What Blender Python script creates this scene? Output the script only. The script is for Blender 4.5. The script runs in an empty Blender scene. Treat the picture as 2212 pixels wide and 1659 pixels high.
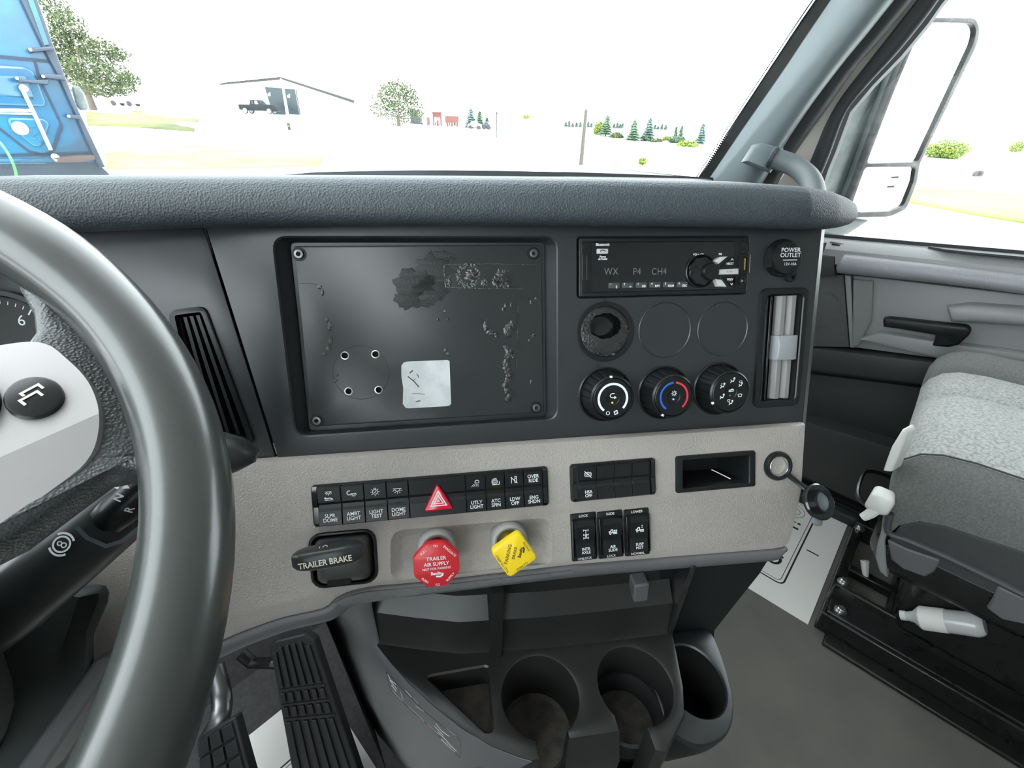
import bpy, bmesh, math, random
from mathutils import Vector, Matrix, noise
from mathutils.geometry import tessellate_polygon
random.seed(7)
SC = bpy.context.scene
COL = SC.collection
V = Vector
PI = math.pi
R_ = math.radians
# ------------------------------------------------------------------ camera
F = 980.0; CX = 1106.0; CY = 829.5          # focal length and centre in pixels of a 2212 x 1659 frame
CAM_X = V((0.98852513, -0.05041345, 0.14239578))   # rows: world axis in (right, down, forward) of the camera
CAM_Y = V((-0.14826446, -0.50421683, 0.85075439))
CAM_Z = V((0.02890889, -0.86210433, -0.50590553))
EYE = V((0, 0, 1.05))
cam_d = bpy.data.cameras.new('camera'); cam = bpy.data.objects.new('camera', cam_d); COL.objects.link(cam)
cam_d.sensor_fit = 'HORIZONTAL'; cam_d.sensor_width = 36.0; cam_d.lens = 36.0 * F / 2212.0
cam_d.clip_start = 0.01; cam_d.clip_end = 2000
cam.matrix_world = Matrix(((CAM_X[0], -CAM_X[1], -CAM_X[2], EYE[0]),
                           (CAM_Y[0], -CAM_Y[1], -CAM_Y[2], EYE[1]),
                           (CAM_Z[0], -CAM_Z[1], -CAM_Z[2], EYE[2]), (0, 0, 0, 1)))
SC.camera = cam
# ------------------------------------------------------------------ light
W = bpy.data.worlds.new('sky'); SC.world = W; W.use_nodes = True
bg = W.node_tree.nodes['Background']; bg.inputs[0].default_value = (0.90, 0.965, 1.0, 1); bg.inputs[1].default_value = 8.0
sun_d = bpy.data.lights.new('sun', 'SUN'); sun = bpy.data.objects.new('sun', sun_d); COL.objects.link(sun)
sun_d.energy = 5.0; sun_d.angle = R_(3); sun_d.color = (1.0, 0.95, 0.86)
_az = R_(38); _el = R_(58)                       # high behind the cab
_to = V((math.sin(_az) * math.cos(_el), -math.cos(_az) * math.cos(_el), math.sin(_el)))
sun.rotation_euler = _to.to_track_quat('Z', 'Y').to_euler(); sun.location = (0, 0, 8)
SC.view_settings.view_transform = 'Standard'; SC.view_settings.look = 'None'
SC.view_settings.exposure = 0.0; SC.view_settings.gamma = 1.0; SC.view_settings.use_curve_mapping = False

# ------------------------------------------------------------------ geometry helpers
A = R_(38.0)                                     # the dash panel is turned 38 degrees towards the driver
TR = V((math.cos(A), math.sin(A), 0)); TF = V((-math.sin(A), math.cos(A), 0)); UP = V((0, 0, 1))
def TW(r, f, z): return TR * r + TF * f + UP * z          # cab axes (right, forward, up) to world
def TC(p): return (p.dot(TR), p.dot(TF), p.z)
def ray(px, py):
    c = V(((px - CX) / F, (py - CY) / F, 1.0)); return V((CAM_X.dot(c), CAM_Y.dot(c), CAM_Z.dot(c)))
def hit(px, py, o, n):
    d = ray(px, py); return EYE + d * ((o - EYE).dot(n) / d.dot(n))
def at(px, py, depth): return EYE + ray(px, py) * depth
def onz(px, py, z): return hit(px, py, V((0, 0, z)), UP)
def onr(px, py, r): return hit(px, py, TR * r, TR)
def frame(o, x, y):
    x = x.normalized(); z = x.cross(y).normalized(); y = z.cross(x)
    return Matrix(((x[0], y[0], z[0], o[0]), (x[1], y[1], z[1], o[1]), (x[2], y[2], z[2], o[2]), (0, 0, 0, 1)))
def tilted(o, deg):
    t = R_(deg); return frame(V(o), V((1, 0, 0)), V((0, math.sin(t), math.cos(t))))
MP = tilted((.2316, .4416, .9205), 20.7)         # upper panel: x right, y up the panel, z towards the driver
GP = tilted(MP @ V((0, -.178, .012)), 26.0)      # grey lower fascia
CAB = frame(V((0, 0, 0)), TR, TF)                # cab axes
def uv(px, py, Fm, h=0.0):
    o = Fm @ V((0, 0, h)); n = Fm.to_3x3() @ V((0, 0, 1)); p = Fm.inverted() @ hit(px, py, o, n); return (p.x, p.y)
def um(px, py, h=0.0): return uv(px, py, MP, h)
def ug(px, py, h=0.0): return uv(px, py, GP, h)
def T3(x, y, z=0.0): return Matrix.Translation((x, y, z))
def RZ(a): return Matrix.Rotation(R_(a), 4, 'Z')
def RX(a): return Matrix.Rotation(R_(a), 4, 'X')
def RY(a): return Matrix.Rotation(R_(a), 4, 'Y')
def mid(a, b, t=.5): return a + (b - a) * t
def rrect(w, h, r, n=4, cx=0, cy=0):
    o = []
    for k, (sx, sy) in enumerate(((1, 1), (-1, 1), (-1, -1), (1, -1))):
        for i in range(n + 1):
            a = PI / 2 * (k + i / n); o.append((cx + sx * (w / 2 - r) + r * math.cos(a), cy + sy * (h / 2 - r) + r * math.sin(a)))
    return o
def circ(r, n=32, cx=0, cy=0, a0=0.0): return [(cx + r * math.cos(a0 + 2 * PI * i / n), cy + r * math.sin(a0 + 2 * PI * i / n)) for i in range(n)]
def arc(r, a0, a1, n=16, cx=0, cy=0, ry=None):
    ry = r if ry is None else ry
    return [(cx + r * math.cos(R_(a0 + (a1 - a0) * i / n)), cy + ry * math.sin(R_(a0 + (a1 - a0) * i / n))) for i in range(n + 1)]
def area(p): return sum(p[i - 1][0] * p[i][1] - p[i][0] * p[i - 1][1] for i in range(len(p))) / 2
def inset(p, d):
    n = len(p); s = 1 if area(p) > 0 else -1; o = []
    for i in range(n):
        a = V(p[i - 1]); b = V(p[i]); c = V(p[(i + 1) % n])
        e1 = (b - a); e2 = (c - b)
        if e1.length < 1e-9: e1 = e2
        if e2.length < 1e-9: e2 = e1
        e1 = e1.normalized(); e2 = e2.normalized()
        n1 = V((-e1.y, e1.x)); n2 = V((-e2.y, e2.x)); m = n1 + n2
        if m.length < 1e-6: m = n1
        m = m.normalized(); k = max(.35, m.dot(n1)); q = b + m * (d * s / k); o.append((q.x, q.y))
    return o
def round_poly(p, r, n=4):
    o = []; N = len(p)
    for i in range(N):
        a = V(p[i - 1]); b = V(p[i]); c = V(p[(i + 1) % N])
        rr = min(r, (a - b).length * .45, (c - b).length * .45)
        s = b + (a - b).normalized() * rr; e = b + (c - b).normalized() * rr
        for k in range(n + 1):
            t = k / n; q = s * (1 - t) ** 2 + b * 2 * t * (1 - t) + e * t * t; o.append((q.x, q.y))
    return o
def smooth_path(P, n=6, closed=False):
    P = [V(p) for p in P]; N = len(P); o = []
    rng = range(N if closed else N - 1)
    for i in rng:
        p0 = P[i - 1] if (closed or i > 0) else P[0] * 2 - P[1]
        p1 = P[i]; p2 = P[(i + 1) % N]
        p3 = P[(i + 2) % N] if (closed or i + 2 < N) else P[-1] * 2 - P[-2]
        for k in range(n):
            t = k / n
            o.append(.5 * (2 * p1 + (p2 - p0) * t + (2 * p0 - 5 * p1 + 4 * p2 - p3) * t * t + (3 * p1 - p0 - 3 * p2 + p3) * t ** 3))
    if not closed: o.append(P[-1])
    return o

class MB:
    def __init__(s): s.v = []; s.f = []
    def add(s, vs, fs, M=None):
        b = len(s.v)
        for q in vs:
            q = V(q); s.v.append(M @ q if M is not None else q)
        s.f += [tuple(i + b for i in f) for f in fs]; return s
    def box(s, x0, x1, y0, y1, z0, z1, M=None):
        return s.add([(x0, y0, z0), (x1, y0, z0), (x1, y1, z0), (x0, y1, z0), (x0, y0, z1), (x1, y0, z1), (x1, y1, z1), (x0, y1, z1)],
                     [(0, 3, 2, 1), (4, 5, 6, 7), (0, 1, 5, 4), (1, 2, 6, 5), (2, 3, 7, 6), (3, 0, 4, 7)], M)
    def loft(s, loops, caps=(True, True), M=None, closed=True):
        n = len(loops[0]); vs = [q for L in loops for q in L]; fs = []
        for i in range(len(loops) - 1):
            for j in range(n if closed else n - 1):
                k = (j + 1) % n; fs.append((i * n + j, i * n + k, (i + 1) * n + k, (i + 1) * n + j))
        if caps[0]: fs.append(tuple(range(n))[::-1])
        if caps[1]: fs.append(tuple(range((len(loops) - 1) * n, len(loops) * n)))
        return s.add(vs, fs, M)
    def prism(s, poly, z0, z1, b=0.0, M=None, b0=0.0):
        if area(poly) < 0: poly = poly[::-1]
        L = []
        if b0: L.append([(x, y, z0) for x, y in inset(poly, b0)]); L.append([(x, y, z0 + b0) for x, y in poly])
        else: L.append([(x, y, z0) for x, y in poly])
        if b:
            L.append([(x, y, z1 - b) for x, y in poly]); L.append([(x, y, z1 - b * .3) for x, y in inset(poly, b * .3)]); L.append([(x, y, z1) for x, y in inset(poly, b)])
        else: L.append([(x, y, z1) for x, y in poly])
        # concave-safe caps
        s.loft(L, (False, False), M)
        for lp in (L[0], L[-1]): s.tess([[(q[0], q[1]) for q in lp]], lp[0][2], M)
        return s
    def tess(s, loops, z, M=None):
        t = tessellate_polygon([[V((x, y, 0)) for x, y in l] for l in loops])
        return s.add([(x, y, z) for l in loops for x, y in l], [tuple(f) for f in t], M)
    def holed(s, outer, holes, z0, z1, b=0.0, M=None, hb=0.0):
        if area(outer) < 0: outer = outer[::-1]
        L = [[(x, y, z0) for x, y in outer]]
        if b: L += [[(x, y, z1 - b) for x, y in outer], [(x, y, z1 - b * .3) for x, y in inset(outer, b * .3)]]; top = inset(outer, b)
        else: top = outer
        L.append([(x, y, z1) for x, y in top]); s.loft(L, (False, False), M)
        hs = []
        for h in holes:
            if area(h) < 0: h = h[::-1]
            if hb:
                h2 = inset(h, -hb); s.loft([[(x, y, z1) for x, y in h2], [(x, y, z1 - hb) for x, y in h], [(x, y, z0) for x, y in h]], (False, False), M); hs.append(h2)
            else: s.loft([[(x, y, z1) for x, y in h], [(x, y, z0) for x, y in h]], (False, False), M); hs.append(h)
        s.tess([top] + hs, z1, M); return s
    def lathe(s, prof, n=32, M=None, rf=None):
        L = []
        for i, (r, z) in enumerate(prof):
            L.append([(r * (rf(2 * PI * k / n, i) if rf else 1) * math.cos(2 * PI * k / n), r * (rf(2 * PI * k / n, i) if rf else 1) * math.sin(2 * PI * k / n), z) for k in range(n)])
        return s.loft(L, (False, False), M)
    def tube(s, path, rad, n=12, closed=False, M=None, flat=1.0, upv=None, caps=True):
        P = [V(p) for p in path]; N = len(P); L = []; ref = None
        for i in range(N):
            if closed: t = (P[(i + 1) % N] - P[i - 1])
            else: t = P[min(i + 1, N - 1)] - P[max(i - 1, 0)]
            t = t.normalized()
            if upv is not None: u = V(upv)
            elif ref is None: u = V((0, 0, 1)) if abs(t.z) < .9 else V((1, 0, 0))
            else: u = ref
            u = (u - t * u.dot(t)).normalized(); ref = u; w = t.cross(u)
            r = rad(i / (N - 1)) if callable(rad) else rad
            L.append([P[i] + u * (r * flat * math.sin(2 * PI * k / n)) + w * (r * math.cos(2 * PI * k / n)) for k in range(n)])
        if closed:
            L.append(L[0]); return s.loft(L, (False, False), M)
        return s.loft(L, (caps, caps), M)
    def stroke(s, pts, w, z=0.0, closed=False, M=None, th=0.0):
        P = [V((p[0], p[1])) for p in pts]; N = len(P); lo = []; hi = []
        for i in range(N):
            if closed: a = P[i - 1]; c = P[(i + 1) % N]
            else: a = P[max(i - 1, 0)]; c = P[min(i + 1, N - 1)]
            b = P[i]; e1 = (b - a); e2 = (c - b)
            if e1.length < 1e-9: e1 = e2
            if e2.length < 1e-9: e2 = e1
            n1 = V((-e1.y, e1.x)).normalized(); n2 = V((-e2.y, e2.x)).normalized(); m = n1 + n2
            m = m.normalized() if m.length > 1e-6 else n1
            k = max(.5, m.dot(n1)); lo.append(b - m * (w / 2 / k)); hi.append(b + m * (w / 2 / k))
        n = N if closed else N - 1
        vs = [(q.x, q.y, z) for q in lo] + [(q.x, q.y, z) for q in hi]
        return s.add(vs, [(i, (i + 1) % N, N + (i + 1) % N, N + i) for i in range(n)], M)
    def fill(s, poly, z=0.0, M=None): return s.tess([poly], z, M)
    def build(s, name, mat, parent=None, ang=35, bevel=0.0, seg=2, world=False, sub=0, dbl=True):
        vs = s.v
        if world and parent is not None:
            inv = WM[parent.name].inverted(); vs = [inv @ q for q in vs]
        me = bpy.data.meshes.new(name); me.from_pydata([tuple(q) for q in vs], [], s.f)
        bm = bmesh.new(); bm.from_mesh(me)
        if dbl: bmesh.ops.remove_doubles(bm, verts=bm.verts, dist=1e-6)
        bmesh.ops.dissolve_degenerate(bm, edges=bm.edges, dist=1e-7)
        bmesh.ops.recalc_face_normals(bm, faces=bm.faces); bm.to_mesh(me); bm.free()
        me.shade_smooth()
        if ang < 180: me.set_sharp_from_angle(angle=R_(ang))
        me.materials.append(MAT[mat])
        o = bpy.data.objects.new(name, me); COL.objects.link(o)
        if parent is not None: o.parent = parent
        if bevel:
            m = o.modifiers.new('bevel', 'BEVEL'); m.width = bevel; m.segments = seg; m.limit_method = 'ANGLE'; m.angle_limit = R_(35); m.harden_normals = False
        if sub:
            m = o.modifiers.new('sub', 'SUBSURF'); m.levels = sub; m.render_levels = sub
        return o
WM = {}
def root(name, M, label, cat, group=None, kind=None):
    o = bpy.data.objects.new(name, None); COL.objects.link(o); o.empty_display_size = .02
    o.matrix_world = M; WM[o.name] = M.copy(); tag(o, label, cat, group, kind); return o
def tag(o, label=None, cat=None, group=None, kind=None):
    if label: o['label'] = label
    if cat: o['category'] = cat
    if group: o['group'] = group
    if kind: o['kind'] = kind
    return o
def text(parent, s, x, y, size, z=0.0004, mat='print_white', rot=0.0, M=None, bold=.0, sx=1.0, name='lettering', align='CENTER', spacing=1.0, th=0.0):
    c = bpy.data.curves.new('t', 'FONT'); c.body = s; c.size = size; c.align_x = align; c.align_y = 'CENTER'; c.resolution_u = 3
    c.offset = bold * size; c.space_character = spacing; c.space_line = .85; c.extrude = th
    t = bpy.data.objects.new('t', c); me = bpy.data.meshes.new_from_object(t)
    bpy.data.objects.remove(t); bpy.data.curves.remove(c)
    X = T3(x, y, z) @ RZ(rot) @ Matrix.Diagonal((sx, 1, 1, 1))
    if M is not None: X = M @ X
    me.transform(X); me.name = name; me.materials.clear(); me.materials.append(MAT[mat])
    o = bpy.data.objects.new(name, me); COL.objects.link(o); o.parent = parent; return o
def dup(o, parent=None):
    c = o.copy(); COL.objects.link(c)
    if parent is not None: c.parent = parent
    for ch in list(o.children): dup(ch, c)
    return c

# ------------------------------------------------------------------ materials
MAT = {}
def mat(name, col, rough=.5, metal=0.0, bump=None, var=None, coat=0.0, spec=.5, rvar=None, sheen=0.0, emit=None):
    m = bpy.data.materials.new(name); m.use_nodes = True; nt = m.node_tree; b = nt.nodes['Principled BSDF']; L = nt.links
    b.inputs['Base Color'].default_value = (*col, 1); b.inputs['Roughness'].default_value = rough; b.inputs['Metallic'].default_value = metal
    b.inputs['Specular IOR Level'].default_value = spec; b.inputs['Coat Weight'].default_value = coat; b.inputs['Coat Roughness'].default_value = .12
    b.inputs['Sheen Weight'].default_value = sheen
    if emit: b.inputs['Emission Color'].default_value = (*emit[0], 1); b.inputs['Emission Strength'].default_value = emit[1]
    tc = nt.nodes.new('ShaderNodeTexCoord')
    if var:
        sc, c2, lo, hi = var[:4]
        n = nt.nodes.new('ShaderNodeTexNoise'); n.inputs['Scale'].default_value = sc; n.inputs['Detail'].default_value = 5; L.new(tc.outputs['Object'], n.inputs['Vector'])
        r = nt.nodes.new('ShaderNodeValToRGB'); r.color_ramp.elements[0].position = lo; r.color_ramp.elements[1].position = hi
        r.color_ramp.elements[0].color = (*col, 1); r.color_ramp.elements[1].color = (*c2, 1)
        L.new(n.outputs[0], r.inputs[0]); L.new(r.outputs[0], b.inputs['Base Color'])
    if rvar:
        n = nt.nodes.new('ShaderNodeTexNoise'); n.inputs['Scale'].default_value = rvar[0]; n.inputs['Detail'].default_value = 4; L.new(tc.outputs['Object'], n.inputs['Vector'])
        r = nt.nodes.new('ShaderNodeMapRange'); r.inputs[3].default_value = rvar[1]; r.inputs[4].default_value = rvar[2]; r.inputs[1].default_value = .35; r.inputs[2].default_value = .65
        L.new(n.outputs[0], r.inputs[0]); L.new(r.outputs[0], b.inputs['Roughness'])
    if bump:
        kind, sc, st, dist = bump
        if kind == 'grain':
            n = nt.nodes.new('ShaderNodeTexVoronoi'); n.feature = 'F1'; n.inputs['Scale'].default_value = sc; n.inputs['Randomness'].default_value = 1
            w = nt.nodes.new('ShaderNodeTexNoise'); w.inputs['Scale'].default_value = sc * .4; L.new(tc.outputs['Object'], w.inputs['Vector'])
            mx = nt.nodes.new('ShaderNodeMix'); mx.data_type = 'VECTOR'; mx.inputs[0].default_value = .0012; L.new(tc.outputs['Object'], mx.inputs[4]); L.new(w.outputs[1], mx.inputs[5]); L.new(mx.outputs[1], n.inputs['Vector'])
        elif kind == 'wave':
            n = nt.nodes.new('ShaderNodeTexWave'); n.inputs['Scale'].default_value = sc; n.inputs['Distortion'].default_value = 0; n.bands_direction = 'DIAGONAL'; L.new(tc.outputs['Object'], n.inputs['Vector'])
        else:
            n = nt.nodes.new('ShaderNodeTexNoise'); n.inputs['Scale'].default_value = sc; n.inputs['Detail'].default_value = 4; L.new(tc.outputs['Object'], n.inputs['Vector'])
        bp = nt.nodes.new('ShaderNodeBump'); bp.inputs['Strength'].default_value = st; bp.inputs['Distance'].default_value = dist
        L.new(n.outputs[0], bp.inputs['Height']); L.new(bp.outputs[0], b.inputs['Normal'])
    MAT[name] = m; return m
mat('pad', (.044, .058, .069), .58, bump=('grain', 560, .55, .0011))
mat('panel', (.016, .019, .022), .40, bump=('noise', 1800, .12, .0002), spec=.8)
mat('panel_dark', (.010, .012, .013), .45, bump=('noise', 1800, .1, .0002), spec=.35)
mat('grey_vinyl', (.385, .355, .325), .52, bump=('grain', 640, .5, .0009), var=(9, (.35, .322, .297), .4, .65))
mat('charcoal', (.060, .060, .066), .5, bump=('noise', 1500, .15, .0003))
mat('charcoal_soft', (.115, .114, .118), .5, bump=('noise', 1500, .15, .0003))
mat('strip', (.14, .14, .145), .5, bump=('wave', 420, .5, .0007))
mat('plate', (.018, .021, .023), .36, bump=('noise', 900, .06, .0002), spec=.8)
mat('residue', (.016, .016, .016), .10, bump=('noise', 420, .8, .0010), spec=1.0)
mat('residue_dull', (.020, .023, .024), .5, bump=('noise', 700, .6, .0008))
mat('sticker', (.62, .65, .66), .5, var=(60, (.74, .76, .77), .4, .6))
mat('black_gloss', (.008, .009, .010), .12, coat=.3)
mat('black', (.007, .008, .008), .42, spec=.35)
mat('black_satin', (.009, .010, .011), .30, spec=.4)
mat('void', (.004, .004, .004), .8)
mat('steel', (.62, .62, .60), .28, metal=1)
mat('steel_dark', (.22, .22, .22), .35, metal=1)
mat('brass', (.8, .55, .25), .35, metal=1)
mat('print_white', (.82, .84, .86), .6)
mat('print_cream', (.80, .76, .62), .6)
mat('print_dim', (.16, .14, .15), .5)
mat('print_black', (.02, .02, .02), .6)
mat('print_blue', (.02, .12, .62), .5)
mat('print_red', (.72, .035, .06), .5)
mat('amber', (.95, .42, .05), .4, emit=((1, .5, .08), 1.0))
mat('led_blue', (.1, .4, .95), .4, emit=((.15, .5, 1), 1.0))
mat('button_silver', (.55, .54, .54), .4)
mat('button_grey', (.055, .06, .06), .4)
mat('vane', (.22, .21, .21), .45, bump=('noise', 900, .1, .0002))
mat('slider', (.30, .31, .33), .35)
mat('red', (.62, .022, .030), .33, bump=('noise', 400, .05, .0003))
mat('red_lens', (.70, .006, .035), .2, coat=.4)
mat('yellow', (.92, .66, .012), .33)
mat('collar', (.34, .35, .34), .5)
mat('wheel_rubber', (.033, .037, .035), .28, bump=('noise', 1400, .08, .0002), coat=.2, spec=.6)
mat('wheel_grain', (.040, .046, .048), .36, bump=('grain', 700, .4, .0009), spec=.6)
mat('silver', (.56, .54, .55), .34, metal=.7, bump=('noise', 3000, .05, .0001))
mat('plastic_dark', (.028, .031, .032), .36, bump=('noise', 1600, .12, .0002))
mat('column', (.030, .036, .034), .6, bump=('noise', 900, .25, .0004))
mat('console', (.019, .019, .019), .33, bump=('noise', 1400, .15, .0003))
mat('console_dirt', (.075, .065, .055), .7, var=(60, (.03, .029, .028), .4, .65))
mat('mat_floor', (.160, .155, .135), .82, bump=('noise', 900, .35, .0008), var=(6, (.125, .124, .112), .35, .7))
mat('carpet', (.060, .060, .062), .95, bump=('noise', 900, .9, .002), var=(120, (.085, .082, .082), .4, .7))
mat('paper', (.90, .885, .84), .7)
mat('rubber', (.020, .021, .023), .55)
mat('fabric_light', (.33, .34, .325), .95, bump=('noise', 260, .8, .002), var=(210, (.20, .21, .20), .42, .62), sheen=.2)
mat('fabric_dark', (.130, .136, .130), .95, bump=('noise', 420, .6, .0012), var=(300, (.10, .105, .10), .4, .6), sheen=.15)
mat('fabric_black', (.042, .044, .044), .95, bump=('noise', 420, .6, .0012), sheen=.1)
mat('frame_black', (.012, .012, .012), .3, rvar=(25, .2, .5))
mat('white_plastic', (.74, .74, .71), .4)
mat('door_grey', (.25, .255, .255), .48, bump=('noise', 1500, .12, .0003))
mat('door_grain', (.26, .265, .285), .42, bump=('wave', 120, .25, .0006))
mat('grille', (.085, .087, .087), .6, bump=('grain', 380, .9, .001))
mat('door_dark', (.032, .034, .034), .6)
mat('pillar', (.130, .160, .172), .42, bump=('noise', 1200, .1, .0003))
mat('seal', (.020, .023, .026), .6)
mat('cream_paint', (.62, .58, .53), .5)
mat('frit', (.008, .008, .009), .5)
mat('handle_grey', (.13, .15, .16), .5)
mat('headliner', (.55, .54, .52), .9)
mat('wall_grey', (.30, .30, .30), .85)
mat('mirror_glass', (.95, .96, .97), .02, metal=1)
mat('mirror_shell', (.075, .092, .092), .5, var=(18, (.13, .15, .145), .45, .7))
mat('mirror_bezel', (.020, .022, .022), .5, var=(30, (.06, .063, .063), .5, .7))
mat('gravel', (.62, .61, .59), .95, var=(.6, (.70, .69, .66), .4, .6))
mat('grass', (.30, .34, .10), .95, var=(.35, (.46, .46, .19), .35, .65))
mat('grass_green', (.085, .105, .024), .95, var=(.3, (.16, .17, .055), .35, .65))
mat('lever_body', (.06, .062, .060), .36, bump=('noise', 1600, .12, .0002))
mat('asphalt', (.55, .55, .54), .95)
mat('leaf', (.034, .060, .018), .7, var=(.9, (.085, .10, .032), .35, .7))
mat('leaf_lime', (.10, .17, .018), .7, var=(1.2, (.20, .24, .035), .35, .7))
mat('needle', (.045, .095, .058), .7, var=(.9, (.085, .13, .07), .35, .7))
mat('needle_blue', (.055, .10, .09), .7, var=(.9, (.09, .14, .12), .35, .7))
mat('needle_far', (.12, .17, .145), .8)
mat('bark', (.10, .085, .07), .9)
mat('pole_wood', (.045, .042, .033), .9)
mat('truck_blue', (.003, .062, .135), .24, coat=.5, var=(1.6, (.006, .11, .20), .4, .7))
mat('truck_trim', (.022, .034, .055), .5)
mat('rust', (.09, .055, .045), .7)
mat('lime_hose', (.10, .62, .12), .5)
mat('wall_white', (.75, .76, .76), .7)
mat('roof_edge', (.030, .030, .027), .7)
mat('dark_glass', (.020, .034, .040), .3)
mat('car_black', (.010, .013, .016), .5, spec=.2)
mat('car_white', (.7, .7, .7), .3)
mat('car_blue', (.02, .03, .06), .3)
mat('brick_red', (.12, .045, .038), .8)
mat('hub_white', (.72, .72, .72), .5)
def glass(name, tint, refl):
    m = bpy.data.materials.new(name); m.use_nodes = True; nt = m.node_tree; nt.nodes.clear(); L = nt.links
    o = nt.nodes.new('ShaderNodeOutputMaterial'); t = nt.nodes.new('ShaderNodeBsdfTransparent'); t.inputs[0].default_value = (*tint, 1)
    g = nt.nodes.new('ShaderNodeBsdfGlossy'); g.inputs['Roughness'].default_value = .02
    f = nt.nodes.new('ShaderNodeFresnel'); f.inputs[0].default_value = 1.45
    k = nt.nodes.new('ShaderNodeMath'); k.operation = 'MULTIPLY'; k.inputs[1].default_value = refl; L.new(f.outputs[0], k.inputs[0])
    x = nt.nodes.new('ShaderNodeMixShader'); L.new(k.outputs[0], x.inputs[0]); L.new(t.outputs[0], x.inputs[1]); L.new(g.outputs[0], x.inputs[2]); L.new(x.outputs[0], o.inputs[0])
    MAT[name] = m
glass('glass', (.97, .985, .98), .35)
# ------------------------------------------------------------------ cab shell
def struct(name, label, M=None):
    return root(name, M if M is not None else CAB.copy(), label, None, None, 'structure')
def cabox(mb, r0, r1, f0, f1, z0, z1): return mb.box(r0, r1, f0, f1, z0, z1)
RL, RR, FB, FF = -.68, 1.60, -1.15, 1.02
s = struct('floor', 'grey rubber mat floor of the truck cab')
cabox(MB(), RL, RR, FB, FF, -.04, 0).build('floor_mat', 'mat_floor', s)
mb = MB(); P = [(-.66, .10), (.30, .10), (.40, .45), (.50, .58), (.55, 1.0), (-.66, 1.0)]
mb.prism(P, .001, .006); mb.build('carpet', 'carpet', s)
s = struct('ceiling', 'pale headliner above the seats'); cabox(MB(), RL, RR, FB, .52, 1.72, 1.76).build('headliner', 'headliner', s)
s = struct('wall_back', 'grey rear wall of the cab'); cabox(MB(), RL, RR, FB - .04, FB, -.04, 1.76).build('lining', 'wall_grey', s)
s = struct('wall_front', 'dark firewall below the dashboard'); cabox(MB(), RL, RR, .99, FF, -.04, .80).build('firewall', 'carpet', s)
mb = MB(); mb.add([(RL, .74, .0), (.62, .74, .0), (.62, 1.0, .45), (RL, 1.0, .45)], [(0, 1, 2, 3)]); mb.build('toe_board', 'carpet', s)
s = struct('wall_left', 'driver side wall of the cab with window opening')
mb = MB(); Mw = frame(V((RL, 0, 0)), V((0, 1, 0)), V((0, 0, 1)))
mb.holed([(FB, -.04), (FF, -.04), (FF, .93), (.50, .93), (.25, 1.76), (FB, 1.76)], [[(-.55, .80), (.48, .80), (.28, 1.62), (-.55, 1.62)]], -.03, 0, M=Mw); mb.build('lining', 'wall_grey', s)
mb = MB(); mb.holed([(-.57, .78), (.51, .78), (.30, 1.64), (-.57, 1.64)], [[(-.54, .81), (.47, .81), (.27, 1.61), (-.54, 1.61)]], .0, .01, M=Mw); mb.build('seal', 'seal', s)
mb = MB(); mb.prism([(-.56, .79), (.49, .79), (.29, 1.63), (-.56, 1.63)], -.018, -.014, M=Mw); mb.build('pane', 'glass', s)

def WS(sv, z):                                   # windshield surface in cab axes
    return V((.45 + sv * (.885 - .06 * (z - .92) ), .95 - .45 * sv * sv - .66 * (z - .92) * (1 - .15 * sv * sv), z))
SW1 = s = struct('window_1', 'wide curved windshield of the cab')
L = []
for j in range(9):
    z = .90 + (1.72 - .90) * j / 8; L.append([WS(-1.0 + 2.0 * i / 24, z) for i in range(25)])
mb = MB(); mb.loft(L, (False, False), closed=False)
mb.loft([[q + V((0, .005, .003)) for q in l] for l in L], (False, False), closed=False); mb.build('pane', 'glass', s, ang=180)
mb = MB(); PB = [WS(-1.0 + 2 * i / 24, .90) for i in range(25)]
mb.loft([[q + V((0, -.02, -.02)) for q in PB], [q + V((0, -.01, .012)) for q in PB], [q + V((0, .004, .045 - .017 * abs(-1 + 2 * i / 24))) for i, q in enumerate(PB)], [q + V((0, .02, -.01)) for q in PB]], (False, False), closed=False); mb.build('lower_seal', 'frit', s)
# ------------------------------------------------------------------ dashboard
D = root('dashboard', MP.copy(), 'dark truck dashboard with padded top, black instrument panel and grey lower fascia', 'dashboard')
def hole_px(pts, F_, h=0.0): return [uv(x, y, F_, h) for x, y in pts]
# top pad, swept along the panel
ST = [(-60, 384, 505), (0, 382, 502), (150, 382, 498), (430, 381.5, 488), (700, 382, 484.5), (1000, 383.5, 483), (1147, 385, 484), (1300, 387, 486), (1500, 392, 488),
      (1622, 395.6, 490), (1711, 402, 492.5), (1777, 413, 493.5), (1812, 426, 490), (1828, 434, 486), (1836, 438.5, 483), (1840, 445, 476)]
prof = [(0.0, 0.0), (.014, .03), (.024, .11), (.030, .24), (.032, .40), (.030, .58), (.025, .76), (.018, .91), (.012, .975), (.004, 1.0), (-.05, .90), (-.12, .68), (-.25, .30), (-.26, -.4)]
Ls = []
for i, (px, yt, yb) in enumerate(ST):
    Yc = .452
    if px > 1700: Yc += .05 * ((px - 1700) / 146) ** 2
    c = hit(px, yt, V((0, Yc, 0)), V((0, 1, 0))); b = hit(px, yb, V((0, Yc + .004, 0)), V((0, 1, 0))); X = (c.x + b.x) / 2
    k = 1.0 if px < 1700 else max(.25, 1 - .7 * ((px - 1700) / 146) ** 2)
    Ls.append([V((X + 0, Yc + .004 - dy * k - (.0 if dy >= 0 else 0), b.z + (c.z - b.z) * t)) for dy, t in prof])
extra = [q + TR * -.55 + TF * -.03 for q in Ls[0]]
mb = MB(); mb.loft([extra] + Ls, (True, True)); mb.build('top_pad', 'pad', D, ang=50, world=True)
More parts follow.
